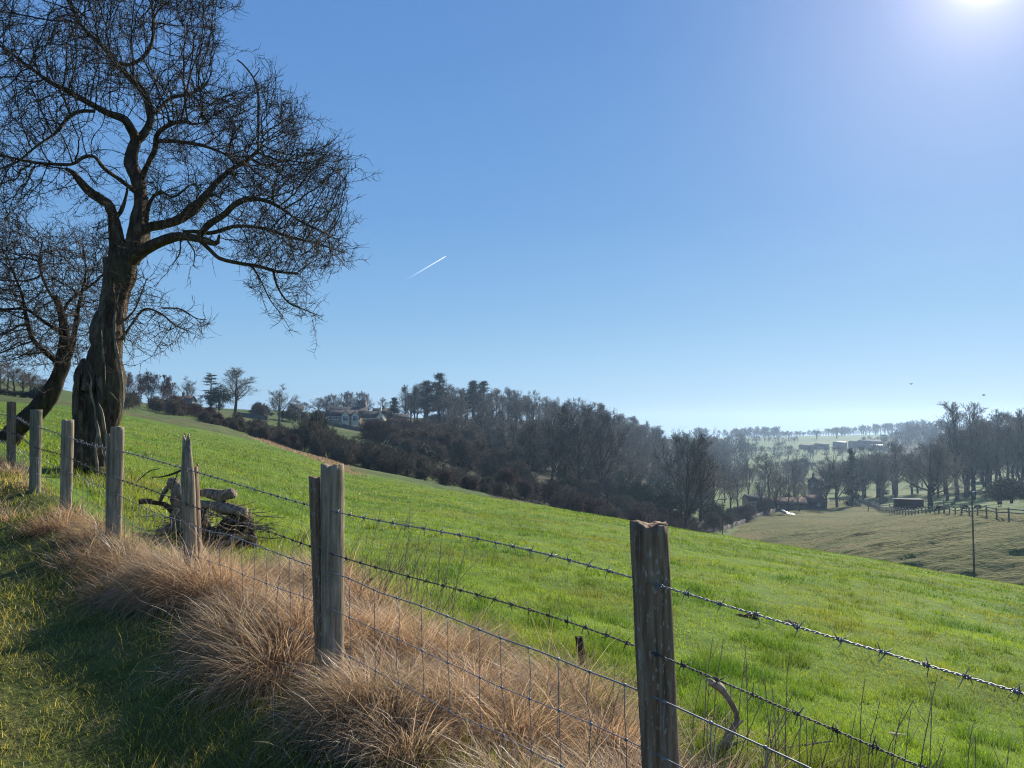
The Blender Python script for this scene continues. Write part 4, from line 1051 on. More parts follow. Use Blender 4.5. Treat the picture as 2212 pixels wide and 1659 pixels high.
def proto_leafy(seed, kind, name, mat):
    g = np.random.default_rng(seed); mt = MB(); mc = MB()
    if kind == 'cedar':      # plates of needles on level limbs
        h = 16.; mt.tube([[0, 0, 0], [.2, 0, h * .5], [0, .1, h * .97]], [.42, .3, .06], 8)
        for k in range(46):
            z = h * g.uniform(.30, .99); f = 1 - z / h; r = (1.2 + 4.2 * f ** .6) * g.uniform(.65, 1.1); a = g.uniform(0, 6.28)
            e = np.array([math.cos(a) * r, math.sin(a) * r, z + g.uniform(-.3, .7)])
            mt.tube([[0, 0, z - .2], e * [.5, .5, 1], e], [.11, .08, .03], 5)
            n = int(170 * (.4 + f)); q = g.normal(size=(n, 3)) * [.9, .9, .22]; c = g.uniform(.35, 1.05, n)[:, None]
            mc.leaves(np.array([0, 0, z]) * (1 - c) + e * c + q * (.55 + .5 * f), g.uniform(.10, .24, n), flat=.5)
    elif kind == 'pine':     # bare lower trunk, tufted top
        h = 20.; mt.tube([[0, 0, 0], [.25, .1, h * .45], [-.1, 0, h * .75], [0, .1, h * .97]], [.38, .3, .2, .05], 8)
        for k in range(58):
            z = h * (1 - .66 * (k + g.random()) / 58); f = (1 - z / h) / .66; r = (.35 + 3.6 * f ** .8) * g.uniform(.55, 1.15); a = g.uniform(0, 6.28)
            e = np.array([math.cos(a) * r, math.sin(a) * r, z + g.uniform(-.2, .5)])
            mt.tube([[0, 0, z - .3], e * [.55, .55, 1], e], [.1, .07, .03], 5)
            for q_ in range(2):
                n = 85; c = e * [g.uniform(.6, 1), g.uniform(.6, 1), 1]
                mc.leaves(c + g.normal(size=(n, 3)) * [.62, .62, .28], g.uniform(.1, .22, n))
    elif kind == 'conifer':  # narrow dark cone
        h = 15.; mt.tube([[0, 0, 0], [0, 0, h * .95]], [.3, .04], 7)
        for k in range(75):
            z = h * (.05 + .94 * g.random()); f = 1 - z / h; r = (.25 + 2.6 * f ** .8) * g.uniform(.7, 1.15); a = g.uniform(0, 6.28)
            e = np.array([math.cos(a) * r, math.sin(a) * r, z - .4 * r * g.uniform(.2, 1)])
            n = int(60 + 90 * f); c = g.uniform(.15, 1.05, n)[:, None]
            mc.leaves(np.array([0, 0, z]) * (1 - c) + e * c + g.normal(size=(n, 3)) * .28, g.uniform(.12, .26, n))
    else:                    # rounded evergreen mass
        h = 8.; mt.tube([[0, 0, 0], [.1, 0, h * .6]], [.3, .12], 7)
        for k in range(70):
            q = g.normal(size=3); q /= np.linalg.norm(q); q[2] = q[2] * .9
            c = np.array([0, 0, h * .48]) + q * np.array([3.2, 3.2, h * .42]) * g.uniform(.35, 1.0)
            n = 110; rr = g.uniform(.5, 1.0)
            mc.leaves(c + g.normal(size=(n, 3)) * rr * .55, g.uniform(.09, .22, n))
    V = np.concatenate(mc.v); H_ = np.percentile(V[:, 2], 99.7); W_ = np.percentile(np.abs(V[:, :2]), 97)
    root = empty(name, (0, 0, -500), 'x', 'tree')
    mt.build('trunk', M['far_bark'], root); mc.build('crown', M[mat], root)
    return dict(root=root, h=H_, w=W_)

PR_ = {}
dome = lambda t: .55 + 1.1 * np.sin(np.clip(t * 1.25, 0, 1) * math.pi) * .6
PR_['round'] = [proto_bare(s, 14, n1=17, ang1=(.5, 1.05), t0=.16, up1=.08, n2=8, n3=6, n4=2, rmin=.016, shape=lambda t: 1.2 - .85 * t) for s in (101, 102, 103)]
PR_['oak'] = [proto_bare(111, 13, n1=20, ang1=(.7, 1.3), rat1=(.5, .7), t0=.15, up1=.06, n2=9, n3=7, n4=3, wob=.16, r0=.42, rmin=.016)]
PR_['tall'] = [proto_bare(s, 22, n1=21, ang1=(.35, .7), rat1=(.33, .5), t0=.22, up1=.10, n2=8, n3=6, n4=2, wob=.07, r0=.34, rmin=.02, shape=lambda t: 1.15 - .8 * t) for s in (121, 122, 123)]
PR_['vase'] = [proto_bare(s, 19, n1=13, ang1=(.4, .8), rat1=(.55, .75), t0=.10, up1=.07, n2=9, n3=7, n4=2, wob=.06, r0=.36, rmin=.019, tw='far_bark', shape=lambda t: 1.15 - .75 * t) for s in (131, 132)]
PR_['birch'] = [proto_bare(s, 13, n1=16, ang1=(.35, .7), rat1=(.35, .5), t0=.15, up1=.08, n2=8, n3=7, n4=3, wob=.08, r0=.18, rmin=.014, tw='red_twig', multi=2) for s in (141, 142)]
SH = dict(ang1=(.5, 1.35), rat1=(.45, .75), t0=.03, up1=.03, wob=.17, shape=lambda t: 1.25 - .85 * t)
PR_['shrub'] = [proto_bare(s, 5., n1=10, n2=8, n3=6, n4=4, r0=.13, rmin=.010, tw='scrub_twig', multi=8, name='bare_shrub', **SH) for s in (151, 152, 153, 154)]
PR_['redshrub'] = [proto_bare(s, 4., n1=9, n2=8, n3=6, n4=3, r0=.1, rmin=.010, tw='red_twig', multi=8, name='bare_shrub', **SH) for s in (155,)]
PR_['thorn'] = [proto_bare(s, 6., n1=18, ang1=(.6, 1.4), rat1=(.5, .75), t0=.08, up1=.01, n2=10, n3=8, n4=3, wob=.2, r0=.2, rmin=.011, tw='scrub_twig', name='bare_tree') for s in (161, 162)]
PR_['cedar'] = [proto_leafy(171, 'cedar', 'cedar_tree', 'needles')]
PR_['pine'] = [proto_leafy(s, 'pine', 'pine_tree', 'needles') for s in (181, 182)]
PR_['conifer'] = [proto_leafy(191, 'conifer', 'conifer_tree', 'needles')]
PR_['bush'] = [proto_leafy(s, 'bush', 'evergreen_bush', 'ivy') for s in (201, 202)]
PR_['gorse'] = [proto_leafy(203, 'bush', 'olive_bush', 'gorse')]
TG = np.random.default_rng(77)
CATS = {'shrub': 'shrub', 'redshrub': 'shrub', 'bush': 'bush', 'gorse': 'bush'}
def plant(kind, dx, Y, top=None, hw=None, label='', group=None, h=None, rz=None, off=0.0):
    """stand a copy of a prototype at picture column dx, distance Y; top row / half width in display pixels give its true size"""
    pr = PR_[kind][int(TG.integers(len(PR_[kind])))]
    x_ = (dx - 1106) / FPX * Y; z = H(x_, Y) - off
    if h is None: h = at(dx, top, Y)[2] - z
    h = max(h, .8); s = h / pr['h']
    sw = s if hw is None else hw / FPX * Y / pr['w']
    sw = min(max(sw, .45 * s), 2.2 * s)
    o = copy_tree(pr['root'], (x_, Y, z - .05), TG.uniform(0, 6.28) if rz is None else rz, (sw, sw, s), label, group)
    o['category'] = CATS.get(kind, 'tree')
    return o
# -- left skyline
for dx, Y, top, hw in [(272, 150, 800, 22), (300, 155, 804, 20), (322, 150, 799, 22), (346, 152, 808, 20), (366, 160, 826, 16)]:
    plant('birch', dx, Y, top, hw, 'slender tree with reddish twigs in the stand right behind the gnarled trunk', 'reddish trees behind the gnarled trunk')
plant('round', 405, 285, 812, 22, 'rounded bare tree above the red-roofed farmhouse on the hilltop')
plant('cedar', 455, 225, 806, 22, 'dark layered cedar on the hilltop beside the rounded yew')
plant('bush', 474, 222, 830, 27, 'dark rounded yew in front of the layered cedar', h=None)
plant('tall', 508, 190, 793, 36, 'tall lone bare tree with open crown right of the dark cedar')
plant('round', 604, 200, 829, 30, 'lone bare tree with a low domed crown between the cedar and the village')
plant('round', 432, 290, 855, 12, 'small bare tree between the red-roofed farmhouse and the cedar')
for dx, top, hw in [(556, 868, 16), (575, 872, 14), (640, 862, 18), (660, 868, 14), (628, 870, 14)]:
    plant('round', dx, 265, top, hw, 'low bare garden tree on the hilltop left of the village', 'garden trees left of the village')
for dx, top, hw in [(545, 885, 12), (563, 888, 11), (586, 890, 12), (625, 895, 14)]:
    plant('bush', dx, 240, top, hw, 'dark low evergreen along the hilltop garden edge', 'evergreens along the garden edge')
for dx, top, hw in [(688, 858, 20), (706, 854, 18), (721, 850, 22), (742, 846, 20), (757, 844, 22), (775, 844, 20), (792, 847, 18)]:
    plant('oak', dx, 330, top, hw, 'spreading bare tree standing behind the church on the skyline', 'trees behind the church')
plant('round', 827, 340, 858, 14, 'pale small bare tree on the skyline above the gabled cottage')
plant('conifer', 852, 262, 859, 17, 'dark conical conifer beside the long stone cottage')
for dx, top, hw in [(877, 831, 18), (896, 833, 16)]:
    plant('tall', dx, 262, top, hw, 'tall bare tree at the left edge of the hillside wood', 'tall trees at the wood edge')
# far left behind the hawthorns
for k in range(9):
    plant('round', -20 + k * 17, 105 + 4 * (k % 3), 770 + 6 * k + TG.uniform(-8, 8), 26, 'bare tree in the dark clump beyond the leaning hawthorn', 'trees beyond the leaning hawthorn')
for k in range(6):
    plant('bush', -10 + k * 20, 92, 838 + TG.uniform(-8, 8), 20, 'dark bush at the foot of the clump beyond the leaning hawthorn', 'bushes beyond the leaning hawthorn')
# -- pines over the wood
plant('pine', 922, 268, 822, 20, 'leftmost dark pine rising over the hillside wood')
plant('pine', 949, 268, 806, 24, 'tallest dark pine rising over the hillside wood')
plant('pine', 1022, 275, 822, 20, 'left one of the paired pines further right over the hillside wood')
plant('pine', 1045, 278, 823, 20, 'right one of the paired pines further right over the hillside wood')
# -- hillside wood, back rows first
sky_x = [868, 900, 950, 1000, 1050, 1080, 1120, 1180, 1240, 1290, 1330, 1366, 1400, 1431, 1480, 1540]
sky_y = [842, 836, 838, 838, 845, 850, 852, 862, 868, 876, 892, 908, 917, 932, 941, 948]
GW = 'bare trees of the hillside wood'
cnt = 0
for row, (Y0, dy) in enumerate([(335, 0), (305, 3), (275, 12), (245, 28), (220, 48), (198, 68)]):
    for k in range(23 if row < 3 else 17):
        dx = 880 + (640 if row < 4 else 480) * (k + TG.uniform(.1, .9)) / (23 if row < 3 else 17) + (40 if row == 5 else 0)
        Y = Y0 + TG.uniform(-12, 12) + (55 if dx > 1330 else 0)
        top = np.interp(dx, sky_x, sky_y) - np.interp(dx, [880, 980, 1100, 1200, 1300], [6, 10, 14, 10, 6]) + dy * (1 if dx < 1330 else .6) + TG.uniform(-6, 9)
        if dx < 960 and row > 2: continue
        plant('tall' if TG.random() < .55 else 'round', dx, Y, top, TG.uniform(15, 26), 'bare tree among many in the dark hillside wood', GW); cnt += 1
for k in range(44):
    dx = TG.uniform(1300, 1570); Y = TG.uniform(190, 400); yy_ = np.interp(dx, sky_x, sky_y)
    plant('tall' if k % 2 else 'round', dx, Y, yy_ + 4 + (400 - Y) * .36 + TG.uniform(-4, 8), TG.uniform(18, 28), 'bare tree on the lower end of the dark hillside wood', 'bare trees at the lower end of the wood')
for k in range(26):
    plant('bush', TG.uniform(1310, 1560), TG.uniform(160, 300), None, None, 'dark evergreen bush under the lower end of the hillside wood', 'evergreens under the lower end of the wood', h=TG.uniform(3, 8))
for k in range(26):
    plant('shrub' if k % 3 else 'gorse', TG.uniform(535, 705), TG.uniform(205, 262), None, None, 'brown garden shrub on the hilltop left of the village', 'garden shrubs on the hilltop', h=TG.uniform(1.6, 4.2))
for k in range(10):
    plant('shrub' if k % 2 else 'bush', TG.uniform(770, 900), TG.uniform(222, 236), None, None, 'small garden shrub in front of the village cottages', 'garden shrubs in front of the cottages', h=TG.uniform(.9, 2.0))
for k in range(7):
    plant('gorse', TG.uniform(1030, 1120), TG.uniform(97, 108), None, None, 'low olive-green bush at the far field edge left of the dip trees', 'olive bushes at the far field edge', h=TG.uniform(1.4, 2.6))
for k in range(40):
    plant('shrub' if k % 3 else 'bush', TG.uniform(1190, 1350), TG.uniform(155, 240), None, None, 'brown thicket shrub on the slope behind the big bare trees', 'thicket behind the big bare trees', h=TG.uniform(2.5, 6))
# understorey of the wood
GU_ = 'dark evergreens under the hillside wood'
for k in range(42):
    dx = TG.uniform(890, 1500); Y = TG.uniform(185, 300)
    plant('bush', dx, Y, None, TG.uniform(10, 20), 'dark ivy-green bush among the trunks of the hillside wood', GU_, h=TG.uniform(3, 6.5))
GB = 'brown shrubs on the slope below the wood'
for k in range(70):
    dx = TG.uniform(800, 1180); Y = TG.uniform(135, 215)
    plant('shrub' if TG.random() < .8 else 'redshrub', dx, Y, None, None, 'brown leafless shrub on the slope below the hillside wood', GB, h=TG.uniform(3.2, 6.5))
for k in range(16):
    plant('bush' if k % 3 else 'gorse', TG.uniform(810, 1200), TG.uniform(130, 200), None, None, 'dark evergreen bush in the scrub below the hillside wood', 'evergreen bushes in the scrub', h=TG.uniform(2.5, 5))
# -- hedge line along the far edge of the field
GH = 'shrubs along the far edge of the bright field'
edge = [(455, 118, 888), (480, 118, 893), (505, 116, 896), (530, 116, 900), (556, 114, 905), (580, 112, 915), (608, 112, 912), (634, 110, 915), (660, 108, 906), (690, 106, 902), (716, 106, 915), (742, 104, 930), (770, 100, 944), (800, 98, 950), (830, 97, 955), (862, 96, 966), (892, 96, 976), (925, 96, 988), (958, 98, 1000), (990, 98, 1010), (1022, 100, 1026), (1055, 100, 1040)]
for dx, Y, top in edge:
    for q in range(3):
        plant('shrub' if q else 'thorn', dx + TG.uniform(-13, 13), Y + q * 5 + TG.uniform(-2, 2), top + TG.uniform(-4, 14), TG.uniform(17, 26), 'brown leafless shrub in the hedge along the far edge of the field', GH)
for k in range(75):
    dx = TG.uniform(440, 1090); Y = np.interp(dx, [440, 700, 1090], [112, 100, 93]) + TG.uniform(-3, 3)
    plant('shrub' if k % 4 else 'redshrub', dx, Y, None, None, 'low leafless bramble shrub at the foot of the hedge along the far field edge', 'low shrubs at the hedge foot', h=TG.uniform(.9, 2.2))
plant('thorn', 752, 99, 945, 28, 'dark wide thorn tree alone at the field brow right of the double post')
plant('bush', 690, 112, 888, 11, 'tall ivy-clad trunk standing up from the hedge')
plant('bush', 676, 112, 900, 9, 'shorter ivy-clad trunk in the hedge left of the tallest one')
plant('gorse', 606, 112, 930, 15, 'olive-green bush in the hedge below the domed lone tree')
for k in range(14):
    plant('redshrub', TG.uniform(370, 470), TG.uniform(128, 160), None, None, 'low wiry shrub on the slope below the red-roofed farmhouse', 'wiry shrubs below the farmhouse', h=TG.uniform(1.5, 3.4))
for k in range(12):
    plant('shrub', TG.uniform(255, 400), TG.uniform(118, 140), None, None, 'low brown shrub under the reddish trees behind the gnarled trunk', 'shrubs under the reddish trees', h=TG.uniform(1.5, 3))
# -- the big bare trees in the dip
GBIG = None
plant('tall', 1141, 150, 905, 40, 'leftmost big bare tree in the dip, with an ivy-dark trunk')
plant('vase', 1192, 155, 893, 58, 'big bare tree in the dip, second from the left, leaning over scrub')
plant('vase', 1253, 160, 868, 66, 'tallest of the big bare trees in the dip, in their middle')
plant('vase', 1296, 162, 884, 62, 'big bare tree in the dip with long limbs reaching right')
plant('tall', 1222, 170, 885, 36, 'big upright bare tree behind the middle of the dip group')
plant('vase', 1478, 118, 926, 66, 'broad fan-shaped bare tree standing alone right of the dip group')
plant('tall', 1510, 150, 950, 40, 'bare tree close behind the broad fan-shaped tree')
for k in range(64):
    dx = TG.uniform(1050, 1500); Y = TG.uniform(98, 150)
    plant('redshrub' if k % 3 == 0 else 'shrub', dx, Y, None, None, 'low brown shrub at the foot of the big bare trees', 'shrubs at the foot of the big bare trees', h=TG.uniform(1.6, 4.4))
for dx in (1090, 1130, 1370, 1385, 1400):
    plant('bush', dx, 165, None, 20, 'dark evergreen bush behind the big bare trees', 'evergreen bushes behind the big bare trees', h=TG.uniform(5, 9))
# -- valley trees
for dx, Y, top, hw, lb in [(1540, 190, 985, 30, 'brownish bare tree right behind the fan-shaped tree'), (1575, 215, 1000, 26, 'low bare tree at the left end of the valley group'), (1614, 230, 996, 24, 'bare valley tree left of the twin-stemmed tall one'), (1656, 255, 980, 30, 'tall upright bare tree in the middle of the valley'), (1684, 225, 1018, 20, 'slim bare tree in front of the red roofs'), (1712, 280, 994, 28, 'grey bare tree right of the tall upright valley tree'), (1735, 240, 1035, 22, 'small spreading bare tree by the red roofs'),
                           (1803, 215, 967, 40, 'full round-crowned bare tree beside the valley house'), (1859, 255, 962, 32, 'first bare tree of the row behind the black shed'), (1890, 262, 958, 34, 'second bare tree of the row behind the black shed'), (1930, 258, 952, 36, 'third bare tree of the row behind the black shed'), (1965, 262, 968, 34, 'fourth bare tree of the row behind the black shed')]:
    plant('tall' if 'upright' in lb or 'slim' in lb else 'round', dx, Y, top, hw, lb)
for dx, Y, top, hw, lb in [(1672, 196, 1035, 22, 'dark bare tree standing in front of the long valley barn, left one'), (1698, 194, 1028, 18, 'dark bare tree standing in front of the long valley barn, middle one'), (1722, 197, 1045, 22, 'dark bare tree standing in front of the long valley barn, right one'), (1780, 212, 1010, 24, 'brown bare tree standing against the tall gabled valley house'), (1592, 205, 1022, 26, 'brown bare tree at the left of the grey valley house'), (1640, 208, 1030, 22, 'brown bare tree in front of the grey valley house')]:
    plant('round', dx, Y, top, hw, lb)
plant('conifer', 1836, 222, 970, 15, 'tall dark narrow conifer where the rail fence meets the crest')
plant('conifer', 1902, 235, 998, 11, 'shorter dark narrow conifer left of the black shed')
plant('oak', 2003, 172, 949, 62, 'broad dark oak standing alone in the paddock')
plant('tall', 2061, 205, 868, 42, 'tall poplar-like bare tree above the broad oak')
plant('tall', 2098, 205, 870, 36, 'tall forked bare tree right of the tallest above the oak')
for k, (dx, top) in enumerate([(2126, 905), (2150, 884), (2176, 892), (2202, 882), (2226, 890), (2080, 940), (2040, 960)]):
    plant('tall', dx, 212 + 6 * (k % 3), top, 34, 'tall bare tree in the row at the right edge of the paddock', 'tall row trees at the right edge of the paddock')
for k in range(24):
    dx = TG.uniform(1845, 2240); top = np.interp(dx, [1845, 1960, 2050, 2120, 2240], [972, 962, 950, 915, 900]) + TG.uniform(-6, 22)
    plant('tall' if dx > 2020 or k % 2 else 'round', dx, TG.uniform(228, 275), top, 30, 'bare tree in the dense belt behind the paddock', 'trees in the belt behind the paddock')
for dx, top, hw in [(2150, 1046, 26), (2178, 1030, 34), (2208, 1038, 32)]:
    plant('bush', dx, 160, top, hw, 'dark glossy evergreen bush at the right edge of the paddock', 'glossy evergreens right of the paddock')
for k in range(46):
    Y = TG.uniform(142, 225); dx = np.interp(Y, [142, 150, 175, 205, 225], [1520, 1548, 1600, 1672, 1705]) + TG.uniform(-16, 8)
    plant('redshrub' if k % 3 == 0 else 'shrub', dx, Y, None, None, 'brown leafless shrub along the valley bottom lane', 'shrubs along the valley bottom', h=TG.uniform(1.5, 3.8))
for k in range(36):
    dx = TG.uniform(1560, 2250); Y = TG.uniform(270, 420)
    plant('round' if k % 4 else 'bush', dx, Y, None, None, 'bare tree in the hazy belt along the valley floor', 'hazy trees along the valley floor', h=TG.uniform(7, 13))
# -- far hill
for dx, Y, top, hw, lb in [(1633, 760, 944, 12, 'leftmost lone tree on the far green hillside'), (1702, 800, 930, 14, 'second lone tree from the left on the far green hillside'), (1763, 830, 925, 12, 'third lone tree from the left on the far green hillside'), (1806, 850, 923, 14, 'rightmost lone tree on the far green hillside, above the bright roof')]:
    plant('round', dx, Y, top, hw, lb)
ridge = lambda dx: np.interp(dx, [1500, 1565, 1640, 1700, 1760, 1850, 1940, 2000, 2080, 2212, 2300], [940, 934, 932, 934, 930, 920, 914, 905, 892, 888, 884])
fp = []
for s in (301, 302, 303):
    pr = proto_bare(s, 13, n1=14, ang1=(.55, 1.1), t0=.12, up1=.06, n2=7, n3=5, n4=0, rmin=.045, shape=lambda t: 1.2 - .8 * t)
    vs, fs, n0 = [], [], 0
    for ch in list(pr['root'].children):
        me = ch.data; v = np.zeros(len(me.vertices) * 3, np.float32); me.vertices.foreach_get('co', v); L = np.zeros(len(me.loops), np.int32); me.loops.foreach_get('vertex_index', L)
        vs.append(v.reshape(-1, 3)); fs.append(L.reshape(-1, 4) + n0); n0 += len(me.vertices); bpy.data.objects.remove(ch)
    bpy.data.objects.remove(pr['root']); fp.append((np.concatenate(vs), np.concatenate(fs), pr['h']))
FW = MB()
def far_tree(dx, Y, h):
    v, f, ph = fp[int(TG.integers(3))]; x_ = (dx - 1106) / FPX * Y; a_ = TG.uniform(0, 6.28); s_ = h / ph
    w_ = s_ * TG.uniform(.9, 1.4); ca, sa = math.cos(a_) * w_, math.sin(a_) * w_
    FW.add(np.stack([v[:, 0] * ca - v[:, 1] * sa + x_, v[:, 0] * sa + v[:, 1] * ca + Y, v[:, 2] * s_ + H(x_, Y)], 1), f)
for k in range(150):
    Y = 450 + 260 * (k / 150); dx = 1930 + 340 * TG.random()
    if dx < 1990 and Y < 560: continue
    top = ridge(dx) + 58 * (710 - Y) / 260 + TG.uniform(-3, 8)
    far_tree(dx, Y, min(max(at(dx, max(top, 884), Y)[2] - H((dx - 1106) / FPX * Y, Y), 7), 17))
for k in range(45): far_tree(1520 + 90 * TG.random(), TG.uniform(430, 700), TG.uniform(9, 15))
for k in range(30): far_tree(TG.uniform(1600, 1950), TG.uniform(480, 600), TG.uniform(6, 11))
for k in range(40): far_tree(TG.uniform(1500, 1680), TG.uniform(960, 1040), TG.uniform(9, 15))
for k in range(190):
    dx = TG.uniform(1500, 1995); Y = 1010 + TG.uniform(-25, 50)
    if noise2(np.array([dx / 28.]), np.array([3.3]), 5)[0] < .25 and TG.random() < .75: continue
    far_tree(dx, Y, max(at(dx, ridge(dx) + abs(TG.normal(0, 6)) - 3, Y)[2] - H((dx - 1106) / FPX * Y, Y), 5))
for k in range(70): far_tree(TG.uniform(1560, 2260), TG.uniform(295, 430), TG.uniform(5, 10))
for (d0, Y0, d1, Y1) in [(1570, 620, 1960, 560), (1600, 800, 1720, 760), (1850, 700, 1960, 760)]:
    for k in range(26):
        q = k / 25 + TG.uniform(-.03, .03); far_tree(d0 + (d1 - d0) * q, Y0 + (Y1 - Y0) * q, TG.uniform(2.5, 8))
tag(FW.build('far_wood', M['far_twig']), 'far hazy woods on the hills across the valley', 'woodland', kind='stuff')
for prs in PR_.values():
    for pr in prs:
        for ch in list(pr['root'].children): bpy.data.objects.remove(ch)
        bpy.data.objects.remove(pr['root'])

# ------------------------------------------------------------------ buildings and walls
def m_stone(name, a, b, c, sc_=1.2):
    k = NT(name); v = k.coord((1, 1, 2)); f = k.noise(v, sc_ * 3, 5); g_ = k.noise(k.coord(), sc_ * .4, 3)
    col = k.mix(1.0, k.ramp(f, [(.3, a), (.5, b), (.72, c)]), k.ramp(g_, [(.3, (.8, .8, .8)), (.7, (1.15, 1.12, 1.08))]), 'MULTIPLY')
    return k.principled(col, .9, k.bump(f, .5, .05), .2)
M['stone'] = m_stone('cotswold_stone', (.26, .21, .14), (.38, .31, .21), (.48, .41, .29))
M['pale_stone'] = m_stone('pale_render', (.55, .48, .36), (.68, .60, .46), (.75, .68, .55))
M['dark_stone'] = m_stone('dark_stone', (.08, .07, .06), (.14, .12, .10), (.2, .17, .14))
M['slate'] = m_stone('stone_slate_roof', (.025, .025, .028), (.045, .043, .045), (.07, .065, .062))
M['tile_red'] = m_stone('red_tile_roof', (.06, .034, .026), (.09, .052, .038), (.13, .078, .056))
M['drystone'] = m_stone('dry_stone_wall', (.045, .042, .036), (.10, .09, .075), (.17, .15, .12))
M['glass'] = m_simple('window_glass', (.02, .025, .03), (.04, .045, .05), 1, .1, 0, spec=.6)
M['white'] = m_simple('white_paint', (.72, .72, .70), (.82, .82, .80), 2, .5, 0)
M['metal_roof'] = m_simple('grey_metal_roof', (.12, .13, .15), (.18, .19, .21), .3, .55, 0, spec=.5)
M['dark_wood'] = m_simple('dark_stained_timber', (.015, .014, .013), (.04, .036, .032), 3, .8, .3)
M['fence_wood'] = m_simple('grey_rail_wood', (.10, .088, .072), (.22, .195, .16), 3, .8, .2)
M['pole_wood'] = m_simple('creosoted_pole', (.07, .058, .045), (.15, .125, .10), 4, .85, .2)
M['tarp'] = m_simple('pale_tarpaulin', (.20, .21, .22), (.30, .30, .30), 1.5, .5, .2)
def gable_prism(mb, w_, d_, z0, z1, over=0.0, th_=.18):
    """roof slabs for a ridge along local x; w_ ridge length, d_ span"""
    hw_, hd = w_ / 2 + over, d_ / 2 + over; s_ = (z1 - z0) / (d_ / 2); ze = z0 - over * s_
    for sg in (-1, 1):
        a = np.array([[-hw_, sg * hd, ze], [hw_, sg * hd, ze], [hw_, 0, z1], [-hw_, 0, z1]])
        v = np.concatenate([a, a + [0, 0, th_]])
        mb.add(v, [[0, 1, 2, 3], [7, 6, 5, 4], [0, 4, 5, 1], [1, 5, 6, 2], [2, 6, 7, 3], [3, 7, 4, 0]] if sg < 0 else [[3, 2, 1, 0], [4, 5, 6, 7], [1, 5, 4, 0], [2, 6, 5, 1], [3, 7, 6, 2], [0, 4, 7, 3]])
